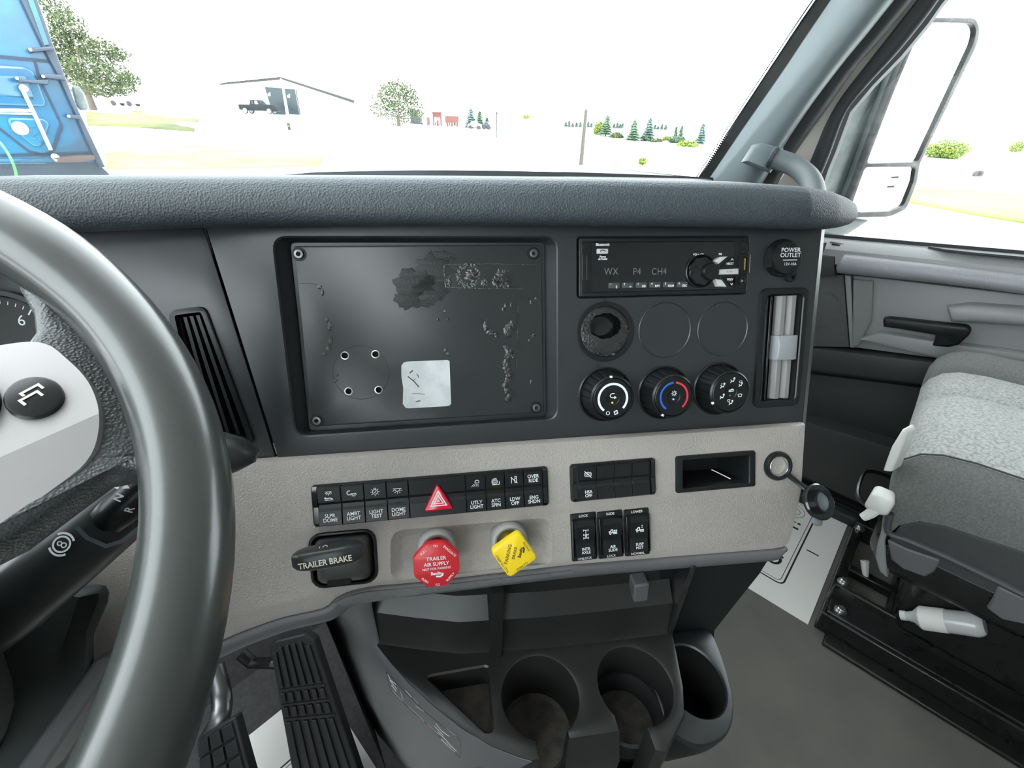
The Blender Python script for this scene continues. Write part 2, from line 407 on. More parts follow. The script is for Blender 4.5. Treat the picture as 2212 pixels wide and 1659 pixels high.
# shelf between the pad and the windshield
mb = MB(); pts = [WS(-.98 + 1.96 * i / 12, .915) for i in range(13)]
poly = [(q.x, q.y) for q in pts]; back = [TC(Ls[k][10]) for k in (15, 10, 6, 2, 0)]; poly2 = poly + [(b_[0], b_[1]) for b_ in back] + [(RL + .01, .52)]
mb.prism(poly2, .90, .925, M=CAB); mb.build('dash_shelf', 'pad', D, world=True)
# main panel
pl = [um(432, 490), um(600, 985)]
REC = round_poly([um(590, 513), um(640, 943), um(1203, 905), um(1202, 513)], .012, 5)
RAD = rrect(.188, .059, .003)
vx0, vx1, vy0, vy1 = .1135, .1675, -.156, -.0265
VEN = rrect(vx1 - vx0, vy1 - vy0, .007, 4, (vx0 + vx1) / 2, (vy0 + vy1) / 2)
GA = [um(1307, 717), um(1436, 713), um(1561, 711)]
out = [(pl[0][0] + .002, .056), (pl[1][0] + .002, -.190), (.177, -.190), (.181, .056)]
mb = MB(); mb.holed(out, [REC, RAD, VEN, circ(.0285, 32, *GA[0])], -.004, 0, b=.0008, hb=.0015); mb.build('instrument_panel', 'panel', D)
# recess frame: slanted walls down to the plate
h0 = -.014; IN = round_poly([um(626, 524, h0), um(668, 932, h0), um(1180, 900, h0), um(1176, 524, h0)], .005, 5)
if area(IN) < 0: IN = IN[::-1]
R2 = REC if area(REC) > 0 else REC[::-1]
def resample(p, n):
    N = len(p); d = [0]
    for i in range(N): d.append(d[-1] + (V(p[(i + 1) % N]) - V(p[i])).length)
    o = []
    for k in range(n):
        t = d[-1] * k / n; i = max(j for j in range(N) if d[j] <= t + 1e-12); u = (t - d[i]) / max(1e-9, d[i + 1] - d[i]); q = V(p[i]).lerp(V(p[(i + 1) % N]), u); o.append((q.x, q.y))
    return o
mb = MB(); mb.loft([[(x, y, -.001) for x, y in inset(R2, -.001)], [(x, y, -.003) for x, y in R2], [(x, y, h0) for x, y in IN]], (False, False)); mb.tess([IN], h0 - .001)
mb.build('recess_frame', 'panel', D)
# end strip beside the panel and its side wall
mb = MB(); mb.loft([[(.181, .056, -.001), (.178, -.190, -.001)], [(.1915, .056, -.008), (.1885, -.190, -.008)], [(.190, .056, -.24), (.187, -.190, -.24)]], (False, False), closed=False); mb.build('end_panel', 'panel', D)
# cluster side panel left of the seam
mb = MB(); o2 = [(pl[0][0] - .001, .056), (pl[1][0] - .001, -.190), (-.80, -.190), (-.80, .056)]
VL = [um(366, 674), um(440, 664), um(547, 955), um(430, 955)]
mb.holed(o2, [round_poly(VL, .006, 4)], -.006, -.002, b=.0008); mb.build('cluster_panel', 'panel', D)
mb = MB(); mb.box(-.9, .185, -.19, .056, -.10, -.098); mb.build('light_blocker', 'void', D)  # unseen dark sheet added behind the panels to block leaking light
# grey fascia
gout = [ug(*p) for p in [(1746, 915), (1737, 1060), (1717, 1150), (1701, 1183), (1670, 1191), (1240, 1225), (900, 1264), (816, 1271), (760, 1282), (726, 1298), (698, 1320), (615, 1339), (542, 1364), (481, 1389), (380, 1440), (250, 1530)]]
gout = [V(p).to_2d() for p in gout]
gpath = [tuple(q) for q in smooth_path(gout[1:5], 3)] + [tuple(q) for q in smooth_path(gout[5:], 3)]
gpoly = [tuple(gout[0])] + gpath + [(-.86, gout[-1].y), (-.86, .002)]
TBc = ug(743, 1206); TBH = rrect(.0615, .0535, .011, 4, *TBc)
STO = rrect(.0885, .0375, .0025, 3, .0592, -.0458)
VRO = round_poly([ug(848, 1150), ug(848, 1252), ug(1190, 1220), ug(1186, 1122)], .012, 4)
mb = MB(); mb.holed(gpoly, [TBH, STO, VRO], -.030, 0, b=.007, hb=.002, M=MP.inverted() @ GP); mb.build('grey_fascia', 'grey_vinyl', D)
vi = inset(VRO if area(VRO) > 0 else VRO[::-1], .010); vo = VRO if area(VRO) > 0 else VRO[::-1]
mb = MB(); mb.loft([[(x, y, -.002) for x, y in vo], [(x, y, -.0085) for x, y in inset(vo, .007)], [(x, y, -.010) for x, y in vi]], (False, False)); mb.tess([vi], -.010)
for q in mb.v: pass
mb.v = [MP.inverted() @ GP @ q for q in mb.v]; mb.build('valve_recess', 'grey_vinyl', D)
# lower lip following the fascia's lower edge
lp = [ug(*p) for p in [(1724, 1150), (1706, 1188), (1672, 1201), (1500, 1215), (1240, 1238), (900, 1279), (816, 1289), (760, 1300), (700, 1331), (615, 1352), (542, 1377), (481, 1403), (380, 1455), (250, 1545)]]
lp = [ug(*p) for p in [(1701, 1183), (1690, 1189), (1670, 1191), (1500, 1204), (1240, 1225), (900, 1264), (816, 1271), (760, 1283), (726, 1298), (698, 1320), (615, 1339), (542, 1364), (481, 1389), (380, 1440), (250, 1530)]]
lp = [tuple(q) for q in smooth_path([V(q) for q in lp], 3)]
Ls2 = []
for i, q in enumerate(lp):
    t = V(lp[min(i + 1, len(lp) - 1)]) - V(lp[max(i - 1, 0)]); nrm = V((t.y, -t.x)).normalized(); nrm = nrm if nrm.y < 0 else -nrm; k_ = min(1, .35 + i / 8)
    Ls2.append([V((q[0] + nrm.x * o_ * k_, q[1] + nrm.y * o_ * k_, z)) for o_, z in ((-.003, -.010), (-.0005, -.0012), (.002, -.0002), (.008, -.0008), (.013, -.004), (.017, -.010), (.019, -.018), (.018, -.026))])
mb = MB(); mb.loft(Ls2, (False, False), closed=False); mb.v = [MP.inverted() @ GP @ q for q in mb.v]; mb.build('lower_lip', 'charcoal_soft', D, ang=60)
mb = MB(); sp = [ug(*p) for p in [(722, 1301), (745, 1289), (790, 1277.5), (900, 1268), (1100, 1247), (1240, 1231), (1240, 1238), (1100, 1258), (900, 1284), (800, 1300), (740, 1308)]]
mb.prism(sp, -.004, .0016, b=.0008); mb.v = [MP.inverted() @ GP @ q for q in mb.v]; mb.build('grip_strip', 'strip', D)
# underside behind the lip
gb = [GP @ V((x, y, 0)) for x, y in lp]
mb = MB(); lo = [q + V((0, .02, -.005)) for q in gb]; hi = [q + V((0, .30, .05)) for q in gb]; mb.loft([lo, hi], (False, False), closed=False); mb.build('underside', 'panel_dark', D, world=True)

# ------------------------------------------------------------------ instrument cluster seen through the wheel
gc = um(12, 776); K = root('gauge', MP @ T3(gc[0], gc[1], -.001), 'round dial with white numerals 5 and 6 behind the steering wheel', 'gauge')
MB().lathe([(.060, 0), (.060, .006), (.056, .006), (.054, .001), (0, .001)], 48).build('bezel', 'black_satin', K)
MB().lathe([(.0535, .0012), (.0535, .0016), (0, .0016)], 48).build('dial', 'panel_dark', K)
mb = MB()
for i in range(41):
    a = R_(225 - 270 * i / 40); r0 = .0455 if i % 5 == 0 else .048; mb.stroke([(r0 * math.cos(a), r0 * math.sin(a)), (.051 * math.cos(a), .051 * math.sin(a))], .0012 if i % 5 == 0 else .0007, .0019)
mb.build('tick_marks', 'print_white', K)
for dg, a in (('5', 96), ('6', 60)): text(K, dg, .038 * math.cos(R_(a)), .038 * math.sin(R_(a)), .013, .0019)
# ------------------------------------------------------------------ left air vent
lv = um(455, 815); K = root('air_vent', MP @ T3(lv[0], lv[1], -.002), 'slanted black air vent half hidden behind the steering wheel rim', 'air vent')
vl = [(x - lv[0], y - lv[1]) for x, y in VL]; vr = round_poly(vl, .006, 4)
mb = MB(); vi = inset(vr if area(vr) > 0 else vr[::-1], .0035); mb.holed(inset(vr if area(vr) > 0 else vr[::-1], -.0015), [vi], -.02, .0025, b=.001); mb.build('frame', 'black_satin', K)
mb = MB(); mb.tess([vi], -.045); mb.build('duct', 'void', K)
tl, tr, br, bl = [V(p) for p in vl]
for k in range(5):
    t = .12 + .19 * k; a = tl.lerp(tr, t); b = bl.lerp(br, t); mb = MB()
    n_ = V((.0016, 0)); mb.loft([[(a.x - .0015, a.y - .006, -.004), (a.x + .0015, a.y - .006, -.004), (a.x + .004, a.y - .006, -.026), (a.x + .001, a.y - .006, -.026)], [(b.x - .0015, b.y + .006, -.004), (b.x + .0015, b.y + .006, -.004), (b.x + .004, b.y + .006, -.026), (b.x + .001, b.y + .006, -.026)]]); mb.build('vane', 'black_satin', K)

# ------------------------------------------------------------------ cover plate
h1 = h0 + .0035; pc = ((um(633, 530, h1)[0] + um(1170, 530, h1)[0]) / 2, (um(900, 530, h1)[1] + um(900, 908, h1)[1]) / 2)
K = root('cover_plate', MP @ T3(pc[0], pc[1], h0), 'black metal blanking plate screwed into the recess, with glue residue and a blank white sticker', 'cover plate')
w_, h_ = um(1169, 530, h1)[0] - um(634, 530, h1)[0], um(900, 531, h1)[1] - um(900, 909, h1)[1]
def pq(px, py, h=h1): a = um(px, py, h); return (a[0] - pc[0], a[1] - pc[1])
HO = [pq(745, 768), pq(811, 765), pq(753, 845), pq(818, 842)]
mb = MB(); mb.holed(rrect(w_, h_, .002), [circ(.0032, 20, *q) for q in HO], 0, .0035, b=.0007); mb.build('plate', 'plate', K)
for q in HO:
    o = MB().lathe([(.0041, .0034), (.0041, .0040), (.0031, .0041), (.0030, .0005)], 20, T3(*q)).build('hole', 'steel', K)
    MB().lathe([(.0031, .0004), (0, .0004)], 20, T3(*q)).build('hole_depth', 'void', o)
for q in (pq(646, 549), pq(1152, 548), pq(685, 908), pq(1158, 880)):
    o = MB().lathe([(.0046, .0035), (.0046, .0052), (.0040, .0061), (.0022, .0063), (.0022, .0040), (0, .0040)], 24, T3(*q)).build('screw', 'steel_dark', K)
    MB().lathe([(.0021, .0041), (0, .0041)], 6, T3(*q)).build('hex_socket', 'void', o)
    MB().lathe([(.0066, .0035), (.0066, .0038), (.0045, .0039)], 24, T3(*q)).build('washer_mark', 'black', o)
st = [pq(867, 790), pq(872, 783), pq(880, 781), pq(966, 777.5), pq(971, 780), pq(974.5, 872), pq(971, 876), pq(962, 877.5), pq(884, 882), pq(876, 881), pq(870, 872), pq(871, 838), pq(867, 812)]
o = MB().prism(st, .0035, .0037).build('sticker', 'sticker', K); o['label'] = 'blank worn white sticker'
mb = MB()
for a, b, w in (((881, 813), (905, 836), .0011), ((885, 806), (892, 800), .0013), ((898, 868), (908, 866), .001), ((900, 808), (904, 816), .0008), ((893, 822), (898, 818), .0006), ((890, 850), (918, 852), .0005)):
    mb.stroke([pq(*a), pq((a[0] + b[0]) / 2 + 1, (a[1] + b[1]) / 2 - 1), pq(*b)], w, .0038)
mb.build('scuff', 'plate', o)
def blob(cx, cy, rx, ry, n=26, rough=.35, seed=0):
    return [pq(cx + rx * math.cos(2 * PI * i / n) * (1 + rough * noise.noise((cx + 3 * math.cos(2 * PI * i / n), cy + 3 * math.sin(2 * PI * i / n), seed))), cy + ry * math.sin(2 * PI * i / n) * (1 + rough * noise.noise((cx + 3 * math.cos(2 * PI * i / n), cy + 3 * math.sin(2 * PI * i / n), seed + 5)))) for i in range(n)]
mb = MB()
for c in ((935, 580, 40, 30), (895, 612, 46, 30), (880, 645, 30, 22), (930, 625, 40, 26), (955, 556, 30, 14), (905, 655, 34, 10)): mb.prism(blob(*c, rough=.6), .0035, .0037 + .00003 * (c[0] % 7), b=.0001)
o = mb.build('residue_haze', 'residue_dull', K); o['kind'] = 'stuff'
mb = MB()
def ring(cx, cy, r0, r1, n=40):
    a = [pq(cx + (r1 + 3 * noise.noise((i * .9, cx, 1))) * math.cos(2 * PI * i / n), cy + (r1 + 3 * noise.noise((i * .9, cx, 1))) * math.sin(2 * PI * i / n)) for i in range(n)]
    b = [pq(cx + (r0 + 3 * noise.noise((i * .8, cx, 7))) * math.cos(2 * PI * i / n), cy + (r0 + 3 * noise.noise((i * .8, cx, 7))) * math.sin(2 * PI * i / n)) for i in range(n)]
    mb.holed(a, [b], .0035, .0038)
ring(1011, 595, 17, 27)
for c in ((1018, 594, 12, 14), (1086, 600, 17, 20), (1073, 608, 9, 12), (1100, 612, 10, 8), (1048, 610, 8, 8), (970, 608, 6, 10)): mb.prism(blob(*c, n=40, rough=.8), .0035, .0038, b=.0002)
mb.stroke([pq(959, 574), pq(960, 600), pq(963, 620)], .0014, .0042); mb.stroke([pq(960, 572), pq(985, 571), pq(1060, 570), pq(1160, 572)], .0007, .0040); mb.stroke([pq(963, 621), pq(1040, 623), pq(1130, 624)], .0009, .0040)
mb.stroke([pq(1119, 640), pq(1118, 700), pq(1116, 760), pq(1113, 860)], .0007, .0042); mb.stroke([pq(1119, 641), pq(1127, 636), pq(1143, 648)], .0007, .0042)
for i in range(16):
    y = 752 + 7.4 * i; mb.prism(blob(1097 + 3 * math.sin(i), y, 8.5, 6, 12, .9, i), .0035, .0037 + .0001 * (i % 3), b=.0002)
for c in ((1099, 714, 11, 15), (1106, 700, 6, 9), (1050, 705, 6, 14), (1060, 718, 12, 6), (1073, 722, 7, 7), (1094, 660, 5, 6), (1088, 668, 4, 5), (1105, 658, 3, 6), (946, 690, 3, 4), (961, 672, 3, 3), (967, 689, 3, 4), (962, 757, 4, 5), (968, 764, 5, 4),
          (1150, 652, 6, 5), (1158, 645, 4, 4), (1152, 725, 4, 5), (1144, 735, 4, 4), (1110, 770, 4, 5), (1148, 826, 3, 6), (690, 620, 5, 4), (697, 632, 3, 7), (706, 690, 4, 6), (712, 705, 4, 9), (714, 735, 4, 10), (710, 752, 6, 7), (700, 765, 5, 4), (728, 810, 3, 3), (725, 822, 5, 2)):
    mb.prism(blob(*c, n=22, rough=.7), .0035, .0039, b=.0003)
o = mb.build('adhesive_residue', 'residue', K); o['kind'] = 'stuff'
mb = MB(); mb.stroke(circ(.0272, 48, *pq(780, 805)), .0005, .00372, closed=True); mb.stroke([pq(645, 613), pq(660, 612), pq(682, 614), pq(693, 628)], .0004, .0037); mb.stroke([pq(1082, 686), pq(1090, 694), pq(1096, 700)], .0009, .0046)
o = mb.build('scratch', 'residue_dull', K); o['kind'] = 'stuff'

# ------------------------------------------------------------------ radio
K = root('radio', MP.copy(), 'black car radio with grey preset buttons and a round volume knob', 'radio')
mb = MB(); mb.holed(rrect(.1865, .0585, .002), [rrect(.158, .050, .001, 3, -.0015, 0)], -.03, .0022, b=.0008); mb.build('housing', 'black_satin', K)
mb = MB(); mb.box(-.081, .078, -.025, .025, -.012, .0012); mb.build('faceplate', 'black_gloss', K, bevel=.0006)
rp = lambda px, py: um(px, py, .0015)
for sx in (-1, 1):
    for sy in ((-1, 1) if sx < 0 else (1,)):
        x0 = -.0875 if sx < 0 else .0865
        o = MB().prism(rrect(.009, .013, .002, 3, x0 + (.0005 if sx < 0 else .002), sy * .0185), .0015, .0030, b=.0005).build('mounting_ear', 'black_satin', K)
        MB().lathe([(.0024, .0031), (0, .0031)], 16, T3(x0, sy * .0165)).build('ear_hole', 'void', o)
mb = MB(); mb.box(-.0905, -.0898, -.026, .026, .002, .0026); mb.box(-.0855, -.0850, -.013, .012, .002, .0028); mb.build('edge_highlight_strip', 'steel_dark', K)
lab = [('1', 'I>I'), ('2', '~o'), ('3', 'RPT'), ('4', 'RPT'), ('5', 'RDM'), ('6', 'ESC')]
lab = [('1', '||'), ('2', '-o'), ('3', 'DB'), ('4', 'RPT'), ('5', 'RDM'), ('6', 'ESC')]
for i in range(6):
    x, y = rp(1326.5 + 29.4 * i, 617 - .4 * i); w = .0122
    o = MB().prism(rrect(w, .0056, .0008, 2, x, y), .001, .0026, b=.0006).build('preset_button', 'button_grey', K)
    text(o, lab[i][0], x - .004, y + .0014, .0030, .00275, bold=.02); text(o, lab[i][1], x + .0022, y - .0011, .0031, .00275, bold=.03)
x, y = rp(1301, 543); o = MB().prism(rrect(.0118, .0050, .0007, 2, x, y), .001, .0028, b=.0006).build('phone_button', 'button_silver', K)
mb = MB(); mb.stroke([(x - .0025, y - .0008), (x - .002, y + .0006), (x, y + .0011), (x + .002, y + .0006), (x + .0026, y - .0006)], .0009, .0029); mb.build('phone_icon', 'print_black', o)
x, y = rp(1302, 528.5); text(K, 'Bluetooth', x, y, .0036, .0014, bold=.03)
x, y = rp(1302, 557); text(K, 'Phone\nx2 Redial', x, y, .0026, .0014, bold=.03)
for t_, px in (('WX', 1320.5), ('P4', 1376), ('CH4', 1424)): x, y = rp(px, 587); text(K, t_, x, y, .0098, .0014, 'print_dim', spacing=1.1, sx=.85)
KN = rp(1513, 586); CP = rp(1527, 588)
rf = lambda a, i: 1 + (.05 * math.cos(9 * a) if 1 <= i <= 3 else 0)
o = MB().lathe([(.0148, .001), (.0146, .0045), (.0138, .0060), (.0116, .0068), (.0, .0066)], 54, T3(*KN), rf).build('volume_knob', 'black_gloss', K)
MB().lathe([(.0092, .006), (.0090, .0095), (.0080, .0108), (0, .0110)], 40, T3(*CP)).build('knob_cap', 'black_satin', o)
MB().lathe([(.0172, .001), (.0172, .0028), (.0162, .0034), (.0150, .0012)], 48, T3(*KN)).build('knob_ring', 'black_satin', K)
def keyp(pts): return [rp(*p) for p in pts]
for nm, pts in (('band_key', [(1536, 565), (1549, 556), (1565, 555), (1546, 571)]), ('source_key', [(1547, 583), (1588, 581), (1588, 593), (1545, 594)]), ('menu_key', [(1538, 603), (1552, 605), (1563, 620), (1545, 619)])):
    MB().prism(keyp(pts), .001, .0075, b=.0006).build(nm, 'button_silver', K)
for nm, pts, tx, ty, tt, cv in (('next_key', [(1556, 577), (1581, 554), (1588, 555), (1588, 578)], 1576, 570, 'NEXT', [(1578, 562.5), (1580.5, 559), (1583, 562.5)]), ('previous_key', [(1560, 598), (1588, 597), (1588, 619), (1579, 619)], 1576, 604, 'PREV', [(1577, 612), (1579.5, 615.5), (1582, 612)])):
    o = MB().prism(keyp(pts), .001, .0022, b=.0004).build(nm, 'black_satin', K); x, y = rp(tx, ty); text(o, tt, x, y, .0032, .0024, bold=.03)
    mb = MB(); mb.stroke(keyp(cv), .0007, .0024); mb.build('arrow_icon', 'print_white', o)
x, y = rp(1509, 550); text(K, 'VOL+ OK', x, y, .0029, .0014, bold=.03); x, y = rp(1556, 549); text(K, 'FM', x, y, .0029, .0014, bold=.03)
x, y = rp(1568, 587.5); text(K, 'SCAN', x, y, .0028, .0077, 'print_dim')
x, y = rp(1605, 571); o = MB().holed(rrect(.0115, .0195, .001, 3, x, y), [rrect(.0062, .0155, .0005, 2, x - .001, y)], .001, .0048, b=.0005).build('usb_port', 'black_satin', K)
MB().box(x - .0042, x + .0024, y - .0078, y + .0078, .0015, .0025).build('port_cavity', 'void', o); MB().box(x - .0004, x + .0010, y - .0060, y + .0060, .002, .0042).build('contact_tongue', 'brass', o)
MB().box(x + .0052, x + .0058, y - .009, y + .010, .001, .0052).build('port_edge', 'steel', o)
x, y = rp(1600, 607); o = MB().lathe([(.0044, .001), (.0044, .0052), (.0026, .0054), (.0022, .0025), (0, .0025)], 24, T3(x, y)).build('aux_jack', 'black_satin', K)
MB().lathe([(.0014, .0026), (.0014, .0040), (0, .0041)], 12, T3(x, y)).build('jack_pin', 'steel', o)

# ------------------------------------------------------------------ power outlet cap
x, y = um(1699, 556, .008)
K = root('power_outlet', MP @ T3(x, y), 'round black capped power outlet at the top right of the panel', 'power outlet')
MB().lathe([(.0200, 0), (.0200, .002), (.0188, .0035), (.0172, .0036)], 40).build('socket_ring', 'black', K)
MB().lathe([(.0172, .002), (.0176, .008), (.0168, .0096), (.0150, .0104), (0, .0108)], 40).build('cap', 'black_satin', K)
o = MB().prism([(-.0195, -.010), (-.0165, -.012), (-.0140, -.006), (-.0150, .008), (-.0185, .010), (-.0205, 0)], .002, .0085, b=.002).build('lift_tab', 'black_satin', K)
o = MB().holed(rrect(.012, .014, .005, 4, .011, -.0185), [circ(.0024, 14, .012, -.0205)], .001, .005, b=.001).build('strap_tab', 'black_satin', K)
text(K, 'POWER\nOUTLET', .0022, .0045, .0062, .0110, bold=.012, sx=1.05); text(K, '12V-10A', .0025, -.0072, .0042, .0110, 'print_white')
MB().stroke([(-.0065, -.0030), (.0105, -.0030)], .0006, .0110).build('underline', 'print_white', K)

# ------------------------------------------------------------------ gauge blanks
K = root('gauge_blank', MP @ T3(*GA[0]), 'gauge opening on the left with torn cover and shiny glue around it', 'gauge opening')
MB().lathe([(.0315, 0), (.0315, .0012), (.0290, .0018), (.0268, .0012), (.0264, -.004)], 56).build('rim', 'black_satin', K)
MB().lathe([(.0268, -.0200), (0, -.0200)], 40).build('cavity', 'void', K)
mb = MB(); n = 60; o_, i_ = [], []
for k in range(n):
    a = 2 * PI * k / n; o_.append((.0266 * math.cos(a), .0266 * math.sin(a)))
    rr = .0185 + .0022 * noise.noise((math.cos(a) * 3, math.sin(a) * 3, 2)) + .0012 * noise.noise((math.cos(a) * 9, math.sin(a) * 9, 4))
    i_.append((rr * math.cos(a) * .93 + .0008, rr * math.sin(a) * .72 + .0062))
mb.holed(o_, [i_], -.004, -.0012, b=.0004); mb.build('torn_cover', 'residue', K)
MB().lathe([(.021, -.013), (.014, -.010), (0, -.0085)], 40, T3(0, .004)).build('inner_membrane', 'black_gloss', K)
mb = MB()
for k in range(26):
    a = 2 * PI * k / 26 + .3 * math.sin(k * 2.3); r0 = .0245 + .0012 * math.sin(k * 5.1)
    if .6 < a % (2 * PI) < 1.9: continue
    mb.prism([(r0 * math.cos(a) + .0016 * math.cos(j) * (1 + .5 * math.sin(k + j * 3)), r0 * math.sin(a) + .0016 * math.sin(j) * (1 + .5 * math.cos(k * 2 + j))) for j in range(6)], -.0012, -.0002 + .0006 * (k % 3), b=.0003)
mb.build('glue_bead', 'residue', K)
mb = MB(); mb.box(-.002, .002, .031, .0345, 0, .001); mb.box(-.009, -.006, -.036, -.0335, 0, .0012); mb.build('glue_fleck', 'residue', K)
for k, lb in ((1, 'flat round gauge blank, the middle one of the row'), (2, 'flat round gauge blank, the right one of the row beside the vent')):
    K = root('gauge_blank', MP @ T3(*GA[k]), lb, 'gauge blank')
    MB().lathe([(.0298, .0000), (.0298, .0006), (.0292, .0010), (.0286, .0006), (.0284, .0003), (0, .0003)], 56).build('blank_cover', 'panel', K)

# ------------------------------------------------------------------ climate knobs
def climate(px, py, label):
    x, y = um(px, py, .024); K = root('climate_knob', MP @ T3(x, y), label, 'knob', 'climate control knobs')
    MB().lathe([(.0300, 0), (.0300, .0012), (.0285, .0022), (.0272, .0010)], 48).build('base_ring', 'black_satin', K)
    rf = lambda a, i: 1 - (.045 * max(0, math.cos(20 * a)) ** 4 if 1 <= i <= 3 else 0)
    MB().lathe([(.0268, .001), (.0266, .003), (.0242, .018), (.0238, .0195), (.0232, .0222), (.0215, .0236), (.0208, .0225)], 144, rf=rf).build('grip', 'black_satin', K, ang=25)
    MB().lathe([(.0206, .0185), (.0206, .0232), (.0198, .0238), (.0074, .0236), (.0066, .0228), (0, .0222)], 56).build('face', 'black', K)
    return K
ZK = .0241
def kmark(K, nm, m_, *strokes, closed=False):
    mb = MB()
    for pts, w in strokes: mb.stroke(pts, w, ZK, closed)
    return mb.build(nm, m_, K)
def pointer(K, a): MB().prism([(.0225 * math.cos(R_(a)) + .0016 * math.cos(R_(a) + q), .0225 * math.sin(R_(a)) + .0016 * math.sin(R_(a) + q)) for q in (PI / 4, 3 * PI / 4, 5 * PI / 4, 7 * PI / 4)], .022, .0243, b=.0003).build('pointer', 'print_white', K)
K = climate(1324, 861, 'left climate knob with a white fan speed arc')
kmark(K, 'fan_arc', 'print_white', (arc(.0150, -128, -128 + 0, 1), .001), (arc(.0152, 232, -44, 40), .0024))
kmark(K, 'off_icon', 'print_white', (circ(.0018, 16, -.0052, -.0150), .0006), closed=True)
kmark(K, 'fan_icon', 'print_white', *[(arc(.0010, a, a + 200, 6, .0034 + .0012 * math.cos(R_(a + 60)), -.0148 + .0012 * math.sin(R_(a + 60))), .0009) for a in (0, 90, 180, 270)])
kmark(K, 'recirculate_icon', 'print_white', ([(.0016, .0052), (-.0008, .0052), (-.0024, .0046), (-.0030, .0032), (-.0024, .0016), (-.0008, .0010), (.0020, .0010)], .0008), ([(.0014, .0024), (.0032, .0010), (.0014, -.0004)], .0008))
MB().lathe([(.0009, .0222), (.0009, .0234), (0, .0236)], 12, T3(-.0002, -.0045)).build('indicator_light', 'amber', K); pointer(K, 95)
K = climate(1456, 857, 'middle climate knob with blue and red temperature arcs')
kmark(K, 'cold_arc', 'print_blue', (arc(.0150, 94, 236, 24), .0020)); kmark(K, 'hot_arc', 'print_red', (arc(.0150, 84, -50, 24), .0020))
kmark(K, 'snowflake_icon', 'print_white', *[([(.0012 * math.cos(R_(a)), .0036 + .0012 * math.sin(R_(a))), (.0030 * math.cos(R_(a)), .0036 + .0030 * math.sin(R_(a)))], .0007) for a in range(0, 360, 45)], (circ(.0015, 14, 0, .0036) + [(.0015, .0036)], .0005))
MB().lathe([(.0009, .0222), (.0009, .0234), (0, .0236)], 12, T3(0, -.0030)).build('indicator_light', 'led_blue', K); pointer(K, 239)
K = climate(1579, 848, 'right climate knob with white airflow symbols')
def person_icon(cx, cy, k=1.0, feet=True):
    s_ = [(circ(.0006 * k, 8, cx + .0018 * k, cy + .0020 * k) + [(cx + .0024 * k, cy + .0020 * k)], .0009 * k), ([(cx + .0016 * k, cy + .0006 * k), (cx + .0008 * k, cy - .0010 * k), (cx - .0008 * k, cy - .0004 * k), (cx - .0020 * k, cy - .0022 * k)], .0009 * k),
          ([(cx - .0022 * k, cy + .0008 * k), (cx - .0012 * k, cy + .0002 * k)], .0007 * k)]
    return s_
def shield_icon(cx, cy, k=1.0): return [([(cx - .0018 * k, cy + .0008 * k), (cx, cy + .0012 * k), (cx + .0018 * k, cy + .0008 * k), (cx + .0012 * k, cy - .0012 * k), (cx - .0012 * k, cy - .0012 * k), (cx - .0018 * k, cy + .0008 * k)], .0005 * k)]
for nm, st in (('face_icon', person_icon(.001, .0130, 1.1)), ('face_feet_icon', person_icon(-.0102, .0078, 1.1) + [([(-.0118, .0100), (-.0105, .0100)], .0007)]), ('feet_icon', person_icon(-.0102, -.0040, 1.1)), ('feet_defrost_icon', person_icon(.0004, -.0112, 1.0) + shield_icon(-.0022, -.0085, .9)),
               ('defrost_icon', shield_icon(.0105, -.0035, 1.3)), ('defrost_face_icon', person_icon(.0105, .0078, .9) + shield_icon(.0105, .0112, .9)), ('bunk_icon', [([(-.0028, .0012), (.0032, .0016)], .0008), ([(-.0028, .0028), (-.0008, .0026), (.0010, .0036), (.0030, .0028)], .0010)])):
    kmark(K, nm, 'print_white', *st)
MB().lathe([(.0008, .0222), (.0008, .0230), (0, .0231)], 12, T3(0, -.0035)).build('indicator_light', 'print_dim', K); pointer(K, 208)

# ------------------------------------------------------------------ right air vent
cx_, cy_ = (vx0 + vx1) / 2, (vy0 + vy1) / 2; ww, hh = vx1 - vx0, vy1 - vy0
K = root('air_vent', MP @ T3(cx_, cy_), 'tall black air vent with pale grey vertical vanes at the right of the panel', 'air vent')
mb = MB(); mb.holed(rrect(ww + .004, hh + .004, .008), [rrect(ww - .010, hh - .010, .005)], -.004, .0030, b=.0012, hb=.001); mb.build('frame', 'black_satin', K)
mb = MB(); mb.loft([[(x, y, 0) for x, y in rrect(ww - .010, hh - .010, .005)], [(x, y, -.03) for x, y in rrect(ww - .016, hh - .016, .004)]], (False, True)); mb.build('duct', 'void', K)
for k, x in enumerate((.0015, .0140)):
    for y0, y1 in ((.013, .0585), (-.0585, -.011)):
        mb = MB(); mb.loft([[(x - .0055, y, -.006), (x - .002, y, -.0015), (x + .003, y, -.0015), (x + .0055, y, -.004), (x + .0055, y, -.010), (x - .0055, y, -.010)] for y in (y0, y1)]); mb.build('vane', 'vane', K, bevel=.0006)
for x in (-.0145, -.0195):
    mb = MB(); mb.box(x - .0012, x + .0012, -.058, .058, -.014, .0005); mb.build('guide_rail', 'black_gloss', K, bevel=.0005)
mb = MB(); mb.loft([[(-.0065, y, -.002), (-.004, y, .0030 + d), (.013, y, .0050 + d), (.0200, y, .002), (.0205, y, -.008), (-.0065, y, -.008)] for y, d in ((-.013, -.001), (-.010, 0), (.004, .001), (.010, 0), (.0145, -.002))]); mb.build('slider', 'slider', K, bevel=.0006)

